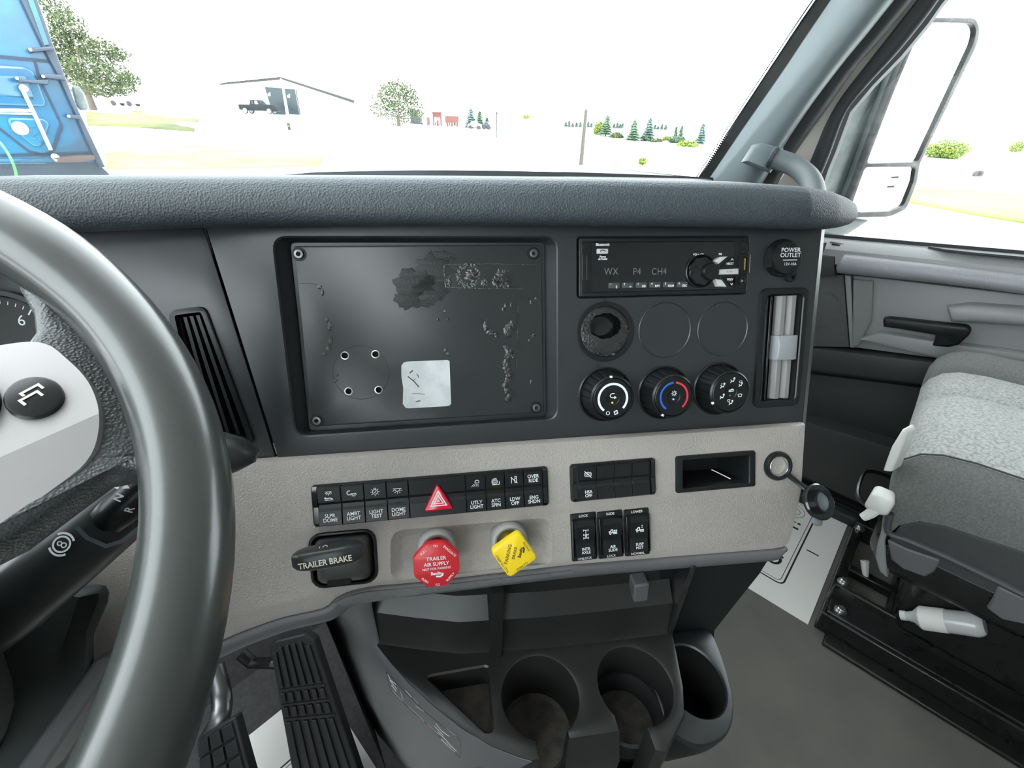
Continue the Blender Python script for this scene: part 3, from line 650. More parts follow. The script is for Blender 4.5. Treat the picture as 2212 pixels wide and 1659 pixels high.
# ------------------------------------------------------------------ switches in the grey fascia
def ic_dome(cx, cy, k=1.0):
    return [([(cx - .0036 * k, cy + .0012 * k), (cx + .0036 * k, cy + .0012 * k)], .0006), (arc(.0022 * k, 180, 360, 8, cx, cy + .0010 * k), .0006)] + [([(cx + .0030 * k * math.cos(R_(a)), cy + .0010 * k + .0030 * k * math.sin(R_(a))), (cx + .0042 * k * math.cos(R_(a)), cy + .0010 * k + .0042 * k * math.sin(R_(a)))], .0006) for a in (-25, -58, -90, -122, -155)]
def ic_bed(cx, cy): return [(circ(.0006, 8, cx - .0032, cy + .0010) + [(cx - .0026, cy + .0010)], .0008), ([(cx - .0022, cy + .0004), (cx + .0010, cy + .0010), (cx + .0036, cy - .0002)], .0010), ([(cx - .0038, cy - .0010), (cx + .0040, cy - .0010)], .0007)]
def ic_moon(cx, cy): return [(arc(.0020, 60, 330, 10, cx - .0028, cy + .0012), .0008)] + ic_dome(cx + .0014, cy - .0006, .75)
def ic_bulb(cx, cy): return [(circ(.0024, 16, cx, cy) + [(cx + .0024, cy)], .0006), ([(cx - .0009, cy), (cx - .0002, cy - .0008), (cx + .0011, cy + .0010)], .0006), ([(cx - .0009, cy + .0026), (cx - .0009, cy + .0038), (cx + .0009, cy + .0038), (cx + .0009, cy + .0026)], .0005)] + [([(cx + .0032 * math.cos(R_(a)), cy + .0032 * math.sin(R_(a))), (cx + .0043 * math.cos(R_(a)), cy + .0043 * math.sin(R_(a)))], .0006) for a in (0, 40, 140, 180, 220, 270, 320)]
def ic_lamp(cx, cy): return [(arc(.0020, -30, 200, 10, cx + .0014, cy + .0012), .0007), ([(cx - .0008, cy + .0002), (cx + .0032, cy + .0004)], .0006)] + [([(cx - .0004 + d, cy - .0006), (cx - .0022 + d * 1.6, cy - .0036)], .0005) for d in (-.0014, 0, .0014, .0028)]
def ic_spin(cx, cy): return [(circ(.0012, 12, cx, cy) + [(cx + .0012, cy)], .0006), (circ(.0024, 18, cx, cy) + [(cx + .0024, cy)], .0005), (arc(.0034, 60, 270, 12, cx, cy), .0005), ([(cx - .003, cy - .0032), (cx + .0042, cy - .0030), (cx + .0044, cy + .0002)], .0007)]
def ic_ldw(cx, cy): return [([(cx - .0030, cy - .0034), (cx - .0024, cy + .0030)], .0006), ([(cx - .0034, cy + .0032), (cx + .0034, cy - .0034)], .0007), ([(cx + .0006, cy - .0030), (cx + .0024, cy - .0022), (cx + .0024, cy + .0022), (cx + .0006, cy + .0014), (cx + .0006, cy - .0030)], .0006), (arc(.0012, 0, 180, 6, cx + .0016, cy + .0026), .0006)]
def ic_hsa(cx, cy): return [(circ(.0024, 18, cx, cy) + [(cx + .0024, cy)], .0005), (arc(.0036, 140, 220, 8, cx, cy), .0006), (arc(.0036, -40, 40, 8, cx, cy), .0006), ([(cx - .0036, cy + .0036), (cx + .0038, cy - .0038)], .0007), ([(cx - .0010, cy - .0012), (cx - .0004, cy + .0012), (cx + .0008, cy - .0002), (cx + .0012, cy + .0010)], .0006)]
def rocker(K, x0, x1, yc, hgt, zt=.0066):
    pr = [(hgt / 2, .001), (hgt / 2, zt - .0016), (hgt / 2 - .0012, zt), (.0040, zt - .0010), (.0012, zt - .0026), (-.0024, zt - .0026), (-.0050, zt - .0006), (-hgt / 2 + .0010, zt + .0004), (-hgt / 2, zt - .001), (-hgt / 2, .001)]
    mb = MB(); mb.loft([[(x0, yc + v, z) for v, z in pr], [(x0 + .0003, yc + v, z + .0003) for v, z in pr], [(x1 - .0003, yc + v, z + .0003) for v, z in pr], [(x1, yc + v, z) for v, z in pr]])
    return mb.build('rocker_switch', 'black_satin', K, ang=25)
def icon(parent, st, z, nm='icon', m_='print_white'):
    mb = MB()
    for pts, w in st: mb.stroke(pts, w, z)
    return mb.build(nm, m_, parent)
def bank_shell(K, W_, H_):
    MB().prism(rrect(W_, H_, .0035, 4), -.004, .0032, b=.001).build('housing', 'black', K)
    for sx in (-1, 1):
        x = sx * (W_ / 2 - .0032); mb = MB(); mb.loft([[(x - .0027, v, .001), (x + .0027, v, .001), (x + .0027 - (.0012 if sx > 0 else 0), v, .0058 + d), (x - .0027 + (.0012 if sx < 0 else 0), v, .0058 + d)] for v, d in ((H_ / 2 - .001, -.002), (H_ / 2 - .003, 0), (.002, -.0004), (-.001, -.002), (-H_ / 2 + .004, 0), (-H_ / 2 + .001, -.002))]); mb.build('end_cap', 'black_gloss', K)
c = ((-.367 - .132) / 2, (-.0255 - .0667) / 2)
K = root('switch_bank', GP @ T3(*c) @ RZ(.2), 'long black switch bank with red hazard triangle above the brake valves', 'switch bank', 'switch banks')
bank_shell(K, .2355, .0415)
zx = lambda z: -.1175 + (z - 190) * .2355 / 1825
data = [(237, 406, ['SLPR', 'DOME'], lambda a, b: ic_dome(a, b + .003, .8) + ic_bed(a, b - .0032)), (409, 574, ['AMBT', 'LIGHT'], ic_moon), (577, 741, ['LIGHT', 'TEST'], ic_bulb), (744, 906, ['DOME', 'LIGHT'], lambda a, b: ic_dome(a, b, 1.15)),
        (1348, 1502, ['UTLY', 'LIGHT'], ic_lamp), (1505, 1653, ['ATC', 'SPIN'], ic_spin), (1656, 1806, ['LDW', 'OFF'], ic_ldw), (1809, 1962, ['ENG', 'SHDN'], None)]
for a, b, tx, ic in data:
    x0, x1 = zx(a), zx(b); xm = (x0 + x1) / 2; o = rocker(K, x0 + .0002, x1 - .0002, 0, .0385)
    text(o, '\n'.join(tx), xm, -.0113, .0052, .0075, bold=.014, sx=.92)
    if ic: icon(o, ic(xm, .0108), .0072)
    else: text(o, 'OVER\nRIDE', xm, .0108, .0052, .0072, bold=.014, sx=.92)
x0, x1 = zx(909), zx(1345); o = rocker(K, x0 + .0002, x1 - .0002, 0, .0385); o.name = 'hazard_button'
xm = (x0 + x1) / 2 + .0005; tri = lambda s_, dy=0.0: round_poly([(xm - .0148 * s_, -.0120 * s_ + dy), (xm + .0148 * s_, -.0120 * s_ + dy), (xm, .0150 * s_ + dy)], .0035 * s_, 4)
MB().prism(tri(1.0, -.001), .002, .0098, b=.0014).build('hazard_triangle', 'red_lens', o)
mb = MB(); mb.stroke([(xm - .0078, -.0078), (xm + .0078, -.0078), (xm, .0068)], .0012, .0100, closed=True); mb.stroke([(xm - .0046, -.0056), (xm + .0046, -.0056), (xm, .0026)], .0010, .0100, closed=True); mb.fill([(xm - .0016, -.0040), (xm + .0016, -.0040), (xm, -.0012)], .0100); mb.build('warning_icon', 'print_white', o)
c = ((-.1075 - .0125) / 2, (-.0252 - .0650) / 2)
K = root('switch_bank', GP @ T3(*c) @ RZ(.3), 'short black bank of four switches, only the first one printed', 'switch bank', 'switch banks')
bank_shell(K, .095, .0405)
for k in range(4):
    x0 = -.0395 + .0197 * k; o = rocker(K, x0 + .0002, x0 + .0194, 0, .0375)
    if k == 0: text(o, 'HSA\nOFF', x0 + .0098, -.0110, .0048, .0075, bold=.014, sx=.92); icon(o, ic_hsa(x0 + .0098, .0098), .0072)
# three separate rocker switches
RS = [((1234, 1110, 1288, 1208), 'LOCK', 'INTR\nAXLE', 'UNLOCK', 'black rocker switch printed INTR AXLE, leftmost of the lower three'), ((1291, 1105, 1346, 1203), 'SLIDE', 'AIR\nSLIDE', 'LOCK', 'black rocker switch printed AIR SLIDE, middle of the lower three'), ((1349, 1101, 1402, 1197), 'LOWER', 'SUSP\nHGT', 'NORMAL', 'black rocker switch printed SUSP HGT, rightmost of the lower three')]
for k, (bx, t1, t2, t3, lb) in enumerate(RS):
    c = ug((bx[0] + bx[2]) / 2, (bx[1] + bx[3]) / 2, .001); K = root('rocker_switch', GP @ T3(*c) @ RZ(.5), lb, 'switch', 'lower rocker switches')
    MB().prism(rrect(.0280, .0520, .0012, 2), -.003, .0024, b=.0006).build('housing', 'black', K)
    pr = [(.0205, .002), (.0195, .0075), (.0145, .0098), (.001, .0078), (-.0030, .0056), (-.0070, .0052), (-.0200, .0072), (-.0210, .002)]
    mb = MB(); mb.loft([[(x, v, max(.002, z - d)) for v, z in pr] for x, d in ((-.0115, .003), (-.0100, 0), (.0100, 0), (.0115, .003))]); o = mb.build('rocker', 'black_satin', K, ang=25)
    for gx in (-.0135, .0122): MB().box(gx, gx + .0013, -.021, .020, .001, .0060).build('side_guard', 'black_gloss', K, bevel=.0004)
    text(o, t2, 0, -.0128, .0044, .0080, bold=.014, sx=.95); text(K, t1, 0, .0233, .0038, .0026, bold=.014); text(K, t3, 0, -.0236, .0038, .0026, bold=.014)
    if k == 0: ic = [([(0, .0042), (0, -.0040)], .0006), ([(-.0026, .0042), (.0026, .0042)], .0006), ([(-.0026, .0030), (-.0026, .0054)], .0006), ([(.0026, .0030), (.0026, .0054)], .0006), ([(-.0026, -.0008), (.0026, -.0008)], .0006), ([(-.0026, -.0044), (.0026, -.0044)], .0006), ([(-.0026, -.0056), (-.0026, -.0032)], .0006), ([(.0026, -.0056), (.0026, -.0032)], .0006), ([(-.0012, -.0036), (.0012, -.0012)], .0005), ([(.0012, -.0036), (-.0012, -.0012)], .0005), ([(-.0026, -.0018), (-.0026, .0002)], .0006), ([(.0026, -.0018), (.0026, .0002)], .0006)]
    else:
        ic = [([(-.0042, -.0008), (-.0042, .0004), (-.0026, .0006), (-.0020, .0022), (-.0004, .0022), (-.0002, -.0004), (.0044, -.0004)], .0009), (circ(.0009, 10, -.0030, -.0018) + [(-.0021, -.0018)], .0006), (circ(.0009, 10, .0014, -.0018) + [(.0023, -.0018)], .0006), (circ(.0009, 10, .0036, -.0018) + [(.0045, -.0018)], .0006), ([(-.0040, -.0010), (.0040, -.0010)], .0008)]
        ic += [([(.0012, .0012), (.0044, .0012)], .0006), ([(.0020, .0020), (.0010, .0012), (.0020, .0004)], .0005), ([(.0036, .0020), (.0046, .0012), (.0036, .0004)], .0005)] if k == 1 else [([(.0026, .0038), (.0026, .0046)], .0014), ([(.0026, .0018), (.0026, .0026)], .0014)]
    icon(o, [([(x, y + .0062) for x, y in p], w) for p, w in ic], .0093)
# storage pocket
K = root('storage_pocket', GP @ T3(.0592, -.0458), 'small rectangular black storage pocket in the grey fascia', 'storage pocket')
mb = MB(); mb.holed(rrect(.0950, .0410, .0025, 3), [rrect(.0790, .0310, .0012, 3)], -.004, .0030, b=.0012, hb=.001); mb.build('frame', 'black', K)
mb = MB(); mb.loft([[(x, y, .001) for x, y in rrect(.0790, .0310, .0012, 3)], [(x, y, -.055) for x, y in rrect(.0760, .0280, .0012, 3)]], (False, True)); mb.build('bin', 'panel_dark', K)
mb = MB(); mb.tube([V((.008, -.004, -.02)), V((.018, -.0095, -.012)), V((.024, -.013, -.008))], .0006, 6); mb.build('broom_straw', 'print_cream', K)
# lighter socket with its hanging cap
c = ug(1682, 1007, .003); K = root('lighter_socket', GP @ T3(*c), 'open lighter socket with metal sleeve, its black rubber cap hanging on a strap', 'lighter socket')
MB().lathe([(.0165, 0), (.0168, .003), (.0155, .0055), (.0128, .0058), (.0118, .004), (.0116, -.004)], 40).build('rim', 'black_satin', K)
MB().lathe([(.0118, .0042), (.0112, .0046), (.0104, .003), (.0100, -.012), (.0098, -.026), (0, -.027)], 40).build('metal_sleeve', 'steel', K)
MB().lathe([(.0035, -.0268), (.0035, -.022), (.002, -.0215), (0, -.0215)], 16).build('centre_contact', 'void', K)
hc = .020; cc = ug(1770, 1084, hc); cc = V((cc[0] - c[0], cc[1] - c[1], hc))
mb = MB(); sp_ = smooth_path([V((.011, -.010, .003)), V((.020, -.019, .008)), mid(V((.020, -.019, .008)), cc, .5) + V((0, 0, .002)), cc + V((-.014, .011, -.002))], 4); mb.tube(sp_, .0030, 8, flat=.35, upv=(0, 0, 1)); mb.build('strap', 'black_satin', K)
Mc = T3(*cc) @ RZ(-20) @ RX(-22)
MB().lathe([(0, -.006), (.0150, -.006), (.0195, -.003), (.0200, .0005), (.0185, .0020), (.0130, .0015), (.0125, .0075), (.0112, .0080), (.0105, .0020), (0, .0015)], 40, Mc).build('cap', 'black_gloss', K)
MB().lathe([(.0104, .0022), (.0080, .0027), (.0070, .0023), (0, .0023)], 32, Mc).build('cap_dish', 'handle_grey', K)
MB().prism(rrect(.012, .012, .004, 3, 0, -.020), -.004, -.001, b=.001, M=Mc).build('cap_tab', 'handle_grey', K)

# ------------------------------------------------------------------ trailer brake lever
K = root('trailer_brake_lever', GP @ T3(*TBc), 'black trailer brake hand lever in a square opening', 'lever')
mb = MB(); mb.holed(rrect(.0640, .0560, .012), [rrect(.0585, .0505, .010)], -.006, .0022, b=.001, hb=.0008); mb.build('frame', 'black_satin', K)
mb = MB(); mb.loft([[(x, y, .0) for x, y in rrect(.0600, .0520, .010)], [(x, y, -.020) for x, y in rrect(.0580, .0500, .010)]], (False, True)); mb.build('well', 'void', K)
mb = MB()
Lp = []
for zz, w, h, dx, dy in ((-.018, .054, .046, 0, 0), (.002, .052, .044, .0, .0), (.012, .046, .038, .001, .001), (.018, .036, .026, .001, .001), (.020, .028, .018, .001, .0)): Lp.append([(x, y, zz) for x, y in rrect(w, h, .006, 4, dx, dy)])
mb.loft(Lp); mb.build('body', 'lever_body', K, ang=60)
mb = MB(); mb.prism(rrect(.022, .012, .002, 3, -.002, -.0125), .010, .0178, b=.001); mb.build('slot', 'void', K)
hh_ = .040; e0 = ug(632, 1214, hh_ - .010); e1 = ug(783, 1188, hh_ - .010); ec = ((e0[0] + e1[0]) / 2 - TBc[0], (e0[1] + e1[1]) / 2 - TBc[1]); hl = math.hypot(e1[0] - e0[0], e1[1] - e0[1]); ha = math.degrees(math.atan2(e1[1] - e0[1], e1[0] - e0[0]))
Mh = T3(ec[0], ec[1], hh_) @ RZ(ha)
mb = MB(); Lp = []
for i in range(17):
    t = -1 + 2 * i / 16; k = max(.35, (1 - abs(t) ** 3.2) ** .5) if abs(t) < .999 else .35; hy = .0098 * (.62 + .38 * k) * (1 if abs(t) < .97 else .8); dz = .0105 * k
    Lp.append([(t * hl / 2, hy * math.copysign(abs(math.sin(a)) ** .6, math.sin(a)), -.012 + dz * 1.15 * math.copysign(abs(math.cos(a)) ** .6, math.cos(a))) for a in [2 * PI * j / 20 for j in range(20)]])
mb.loft(Lp, M=Mh); o = mb.build('handle', 'plastic_dark', K, ang=50)
mb = MB(); mb.box(-.012, .012, -.007, .006, -.032, -.010, M=Mh); mb.build('neck', 'plastic_dark', K, bevel=.002)
text(o, 'TRAILER BRAKE', 0, -.0015, .0078, .0003, 'print_cream', M=Mh, bold=.02, sx=.86)
Mi = Mh @ T3(.000, .0090, -.0075) @ RX(-62)
mb = MB()
for pts, w in [([(-.0056, .0022), (-.0056, -.0012), (-.0030, -.0012)], .0008), (circ(.0020, 12, -.0006, .0006) + [(.0014, .0006)], .0007), ([(.0014, -.0012), (.0060, -.0012), (.0060, -.0004)], .0008), (circ(.0009, 10, .0012, -.0026) + [(.0021, -.0026)], .0006), (circ(.0009, 10, .0034, -.0026) + [(.0043, -.0026)], .0006)]: mb.stroke(pts, w, .0004, M=Mi)
mb.build('trailer_icon', 'print_cream', o)

# ------------------------------------------------------------------ brake valves
def valve(px, py, hz, label, sides, matn, nm):
    x, y = ug(px, py, hz); K = root(nm, GP @ T3(x, y, -.010), label, 'valve knob', 'dash air brake valves')
    MB().lathe([(.0195, 0), (.0195, .012), (.0185, .0165), (.0160, .0175), (.0140, .0165), (.0138, .004), (.0075, .003)], 36).build('collar', 'collar', K)
    return K, hz + .010
K, z = valve(943, 1221, .040, 'red octagonal trailer air supply valve knob', 8, 'red', 'air_valve_knob')
MB().lathe([(.0075, .003), (.0075, z - .010), (.012, z - .006)], 24).build('stem', 'red', K)
o = MB().prism(round_poly(circ(.0232, 8, a0=PI / 8), .003, 3), z - .0085, z, b=.0018, b0=.0012).build('knob', 'red', K)
zt = z + .0003
text(o, 'TRAILER', .000, .0065, .0050, zt, bold=.014); text(o, 'AIR SUPPLY', 0, .0012, .0050, zt, bold=.014, sx=.92); text(o, 'NOT FOR PARKING', 0, -.0032, .0030, zt, bold=.01)
text(o, 'Bendix', -.0008, -.0078, .0044, zt, bold=.03, sx=.8)
mb = MB(); mb.stroke([(-.001, -.0108), (.003, -.0112), (.0052, -.0098), (.0052, -.0078)], .0016, zt); mb.build('emblem', 'print_white', o)
for t_, a, rr in (('PULL', 130, .0178), ('TO', 90, .0185), ('EVACUATE', 44, .0178)): text(o, t_, rr * math.cos(R_(a)), rr * math.sin(R_(a)), .0031, zt, rot=a - 90, bold=.01)
for t_, a, rr in (('PUSH', 230, .0178), ('TO', 270, .0190), ('SUPPLY', 314, .0178)): text(o, t_, rr * math.cos(R_(a)), rr * math.sin(R_(a)), .0031, zt, rot=a - 270, bold=.01)
K, z = valve(1111, 1199, .036, 'yellow diamond shaped parking brake valve knob', 4, 'yellow', 'air_valve_knob')
MB().lathe([(.0075, .003), (.0080, z - .014), (.013, z - .007)], 24).build('stem', 'yellow', K)
Md = RZ(-14)
o = MB().prism([(q.x, q.y) for q in [(Md @ V((x, y, 0))) for x, y in rrect(.0338, .0338, .0045, 4)]], z - .0090, z, b=.0018, b0=.0012, M=RZ(45)).build('knob', 'yellow', K)
zt = z + .0003; Mt = RZ(75)
text(o, 'PARKING', 0, .0062, .0048, zt, 'print_black', M=Mt, bold=.006); text(o, 'BRAKE', .002, .0002, .0042, zt, 'print_black', M=Mt, bold=.006); text(o, 'Bendix', .0035, -.0054, .0044, zt, 'print_black', M=Mt, bold=.025, sx=.85)
mb = MB(); mb.stroke([(.0036, -.0082), (.0078, -.0082), (.0092, -.0066)], .0014, zt, M=Mt); mb.build('emblem', 'print_black', o)
Me = RZ(-14)
for t_, x, y, r in (('PULL TO APPLY', -.0142, 0, 90), ('PUSH TO', .0, -.0142, 0), ('RELEASE', .0142, 0, -90)):
    text(o, t_, 0, 0, .0031, zt, 'print_black', M=RZ(45) @ Me @ T3(x, y) @ RZ(r + (90 if False else 0)), bold=.0)
# ------------------------------------------------------------------ steering wheel
_y, _t = .031, 1.011
_fw = TF * math.cos(_y) + TR * math.sin(_y); _rt = TR * math.cos(_y) - TF * math.sin(_y)
_ax = -_fw * math.cos(_t) + UP * math.sin(_t)
WF = frame(TW(-.204, .279, .928), _rt, _ax.cross(_rt))
def uw(px, py, h=0.0): return uv(px, py, WF, h)
K = root('steering_wheel', WF.copy(), 'dark leather steering wheel with silver spoke inserts', 'steering wheel')
RW = .2286
mb = MB(); N = 128; Lr = []
for i in range(N + 1):
    a = 2 * PI * i / N; bul = .0012 * math.exp(-((((a + PI) % (2 * PI)) - PI) - .42) ** 2 / .02)
    Lr.append([V(((RW + (.0182 + bul) * math.cos(b)) * math.cos(a), (RW + (.0182 + bul) * math.cos(b)) * math.sin(a), (.0182 + bul) * 1.02 * math.sin(b))) for b in [2 * PI * j / 24 for j in range(24)]])
mb.loft(Lr, (False, False)); mb.build('rim', 'wheel_rubber', K, ang=180)
def web_side(sx):
    up = [(.216 * math.cos(R_(a)), .216 * math.sin(R_(a))) for a in range(26, -17, -3)]
    inn = [(.2085, -.050), (.204, -.040), (.194, -.037), (.160, -.051), (.110, -.057), (.110, .046), (.150, .046), (.176, .044), (.186, .043), (.1915, .050), (.1940, .064), (.193, .082)]
    P = up + inn; P = [(sx * x, y) for x, y in P]
    mb = MB(); mb.prism(P, -.030, -.003, b=.006, b0=.004); return mb.build('spoke_web', 'wheel_grain', K, ang=60)
def cover_side(sx):
    P = round_poly([(.100, .038), (.150, .043), (.1955, .0385), (.2045, .009), (.2035, -.013), (.1935, -.0325), (.160, -.0465), (.100, -.052)], .010, 5)
    P = [(sx * x, y) for x, y in P]
    c0, cd = V((.166, -.019)), V((.037, .007)).normalized(); cn = V((-cd.y, cd.x))
    def below(x, y): return max(0.0, -(V((abs(x), y)) - c0).dot(cn))
    Q = []
    for i in range(len(P)):
        a, b = V(P[i]), V(P[(i + 1) % len(P)]); da, db = (V((abs(a.x), a.y)) - c0).dot(cn), (V((abs(b.x), b.y)) - c0).dot(cn); Q.append(tuple(a))
        if da * db < 0: Q.append(tuple(a.lerp(b, da / (da - db))))
    hi_ = [q for q in Q if (V((abs(q[0]), q[1])) - c0).dot(cn) > -1e-6]; lo_ = [q for q in Q if (V((abs(q[0]), q[1])) - c0).dot(cn) < 1e-6]
    def order(pp): c = sum((V(q) for q in pp), V((0, 0))) / len(pp); return sorted(pp, key=lambda q: math.atan2(q[1] - c.y, q[0] - c.x))
    mb = MB(); Pc = order(Q); zt_ = lambda x, y: .0035 - .26 * below(x, y)
    Pi = inset(Pc, .003); mb.loft([[(x, y, -.022) for x, y in Pc], [(x, y, zt_(x, y) - .003) for x, y in Pc], [(x, y, zt_(x, y) - .0008) for x, y in inset(Pc, .001)]], (False, False))
    for pp in (hi_, lo_):
        pp = order(pp); mb.add([(x, y, zt_(x, y) - .0008) for x, y in [inset(Pc, .001)[Pc.index(q)] for q in pp]], [tuple(range(len(pp)))])
    o = mb.build('spoke_insert', 'silver', K, ang=12); o['label'] = 'silver spoke insert'
    for k, (cx, cy, rx, ry) in enumerate(((.1838, .0050, .0098, .0110), (.1600, .0125, .0140, .0175))):
        E_ = [(sx * (cx + rx * math.cos(2 * PI * i / 36)), cy + ry * math.sin(2 * PI * i / 36)) for i in range(36)]
        b = MB().prism(E_, -.006, .0056 if k == 0 else .0072, b=.0012).build('control_button', 'black_satin', o)
        mb = MB(); mb.stroke(E_, .0006, -.0022, closed=True); mb.build('button_seam', 'void', b) if False else None
        if k == 0 and sx > 0:
            Mi = T3(cx, cy, .0060) @ RZ(22); mb = MB()
            mb.stroke([(-.0046, -.0024), (-.0046, .0008), (.0022, .0008), (.0022, -.0024)], .0011, 0, M=Mi); mb.stroke([(-.0022, .0018), (-.0022, .0036), (.0046, .0036), (.0046, .0006)], .0011, 0, M=Mi)
            icon_o = mb.build('page_icon', 'print_cream', b)
for sx in (1, -1): web_side(sx); cover_side(sx)
mb = MB(); mb.prism([(-.035, -.06), (.035, -.06), (.045, -.214), (-.045, -.214)], -.030, -.006, b=.005, b0=.004); mb.build('spoke_web', 'wheel_grain', K, ang=60)
MB().lathe([(.120, -.040), (.118, -.018), (.105, -.004), (.070, .004), (0, .007)], 48).build('horn_pad', 'wheel_grain', K, ang=60)
MB().lathe([(.060, -.040), (.070, -.075)], 32).build('hub_boss', 'plastic_dark', K)
# ------------------------------------------------------------------ steering column
K = root('steering_column', WF @ T3(0, 0, -.07), 'dark steering column shroud under the wheel', 'steering column')
def sect(zz, w, h, cx, cy, r): return [(x, y, zz) for x, y in rrect(w, h, r, 5, cx, cy)]
mb = MB(); mb.loft([sect(0, .15, .13, .0, -.012, .04), sect(-.02, .17, .15, .0, -.016, .045), sect(-.09, .19, .165, .0, -.024, .05), sect(-.17, .18, .15, .0, -.022, .05), sect(-.19, .15, .12, 0, -.02, .045)]); mb.build('upper_shroud', 'column', K, ang=60)
mb = MB(); mb.loft([sect(-.17, .135, .115, 0, -.02, .04), sect(-.34, .125, .105, 0, -.02, .04), sect(-.52, .13, .11, 0, -.02, .04)]); mb.build('lower_column', 'column', K, ang=60)
mb = MB(); mb.loft([sect(-.085, .194, .169, .0, -.024, .052), sect(-.089, .194, .169, .0, -.024, .052)]); mb.build('shroud_seam', 'void', K)
a_, b_ = at(240, 1437, .365), at(95, 1659, .36); inv = WM[K.name].inverted()
mb = MB(); d_ = (b_ - a_); c_ = a_ + d_ * 1.25; s0 = a_ - d_ * .08; wv = V((.018, 0.0, .002))
mb.loft([[s0 - wv, s0, s0 + V((.0, .03, -.02)), s0 - wv + V((0, .03, -.02))], [c_ - wv * 1.4, c_, c_ + V((0, .03, -.02)), c_ - wv * 1.4 + V((0, .03, -.02))]]); mb.build('side_bracket', 'charcoal_soft', K, world=True, bevel=.003)
cvp = [at(*p) for p in ((-160, 1190, .35), (60, 1246, .352), (180, 1266, .355), (243, 1256, .36), (237, 1300, .362), (206, 1372, .364), (205, 1450, .365), (150, 1545, .365), (70, 1665, .365), (40, 1740, .365), (-160, 1760, .36))]
vn = (mid(cvp[0], cvp[5]) - EYE).normalized(); mb = MB(); mb.loft([[q + vn * d for q in cvp] for d in (0, .06)]); mb.build('knee_shroud', 'column', K, world=True, bevel=.008)
# ------------------------------------------------------------------ column shift stalk
A0, A1 = at(72, 1262, .315), at(330, 1040, .335); dS = (A1 - A0).normalized()
toC = (EYE - mid(A0, A1)); toC = (toC - dS * toC.dot(dS)).normalized()
SF = frame(A0, dS, toC.cross(dS))                # x along the stalk, z towards the eye
TIP = SF.inverted() @ at(503, 968, .352); LS = TIP.x
def bend(x): t = max(0, (x - .10) / (LS - .10)); return TIP.y * t ** 1.6, TIP.z * t
K = root('shift_stalk', SF.copy(), 'thick black column shift stalk lettered D N R behind the rim', 'lever')
mb = MB(); Lp = []
prs = [(-.046, .016), (-.040, .0205), (-.02, .0225), (.03, .0228), (.08, .0222), (.12, .0215), (.14, .020), (LS - .03, .0205), (LS - .010, .0205), (LS + .003, .0165), (LS + .010, .008)]
for x, r in prs: Lp.append([(x, bend(x)[0] + r * math.cos(2 * PI * j / 24) * 1.05, bend(x)[1] + r * math.sin(2 * PI * j / 24) * .95) for j in range(24)])
mb.loft(Lp); mb.build('stalk', 'plastic_dark', K, ang=50)
mb = MB(); Lp = []
for x, r, dz in ((.062, .0150, .006), (.066, .0185, .006), (.075, .0195, .006), (.130, .0190, .005), (.135, .016, .005)): Lp.append([(x, r * .8 * math.cos(2 * PI * j / 24), dz + r * math.sin(2 * PI * j / 24)) for j in range(24)])
mb.loft(Lp); o = mb.build('gear_collar', 'black_satin', K, ang=40)
mb = MB(); mb.stroke([(.056, .010), (.054, .0), (.056, -.012), (.064, -.0165), (.10, -.0185), (.14, -.0175)], .0028, .0215); mb.build('recess_edge', 'handle_grey', K)
mb = MB(); Lp = []
for x, r in ((LS - .040, .0205), (LS - .039, .0213), (LS - .016, .0212), (LS - .015, .0205)): Lp.append([(x, bend(x)[0] + r * math.cos(2 * PI * j / 24) * 1.05, bend(x)[1] + r * math.sin(2 * PI * j / 24) * .95) for j in range(24)])
mb.loft(Lp); mb.build('end_knob', 'black_satin', K, ang=40)
mb = MB(); mb.tube([V((-.06, 0, -.01)), V((-.05, 0, -.005)), V((-.03, 0, 0))], .014, 16); mb.build('pivot', 'column', K)
def sp(px, py, z): a = uv(px, py, SF, z); return a
def surf(px, py, rad=.0215):
    x, y = uv(px, py, SF, rad * .9); z = math.sqrt(max(1e-8, (rad * .95) ** 2 - (y / 1.05) ** 2)); return x, y, z + .0006
def on_stalk(px, py, rad=.0215, rot=0.0):
    x, y, z = surf(px, py, rad); return T3(x, y, z) @ RX(math.degrees(math.atan2(-y, z))) @ RZ(rot)
Mi = on_stalk(134, 1175, .0226, 20); mb = MB()
for pts, w in [(circ(.0050, 20) + [(.0050, 0)], .0012), (arc(.0072, 130, 230, 8), .0014), (arc(.0072, -50, 50, 8), .0014), (circ(.0013, 10, 0, .0014) + [(.0013, .0014)], .0008), (circ(.0015, 10, 0, -.0015) + [(.0015, -.0015)], .0008)]: mb.stroke(pts, w, 0, M=Mi)
mb.build('brake_icon', 'print_white', K)
for ch, px, py in (('D', 254, 1049), ('N', 261, 1073), ('R', 283, 1098)): text(o, ch, 0, 0, .0068, .0012, M=on_stalk(px, py, .0265, 18), bold=.02)
mb = MB(); mb.fill([(-.0022, .0022), (.0022, .0022), (0, -.0020)], .0012, M=on_stalk(278, 1051, .0265, 20)); mb.build('arrow_icon', 'print_white', o)

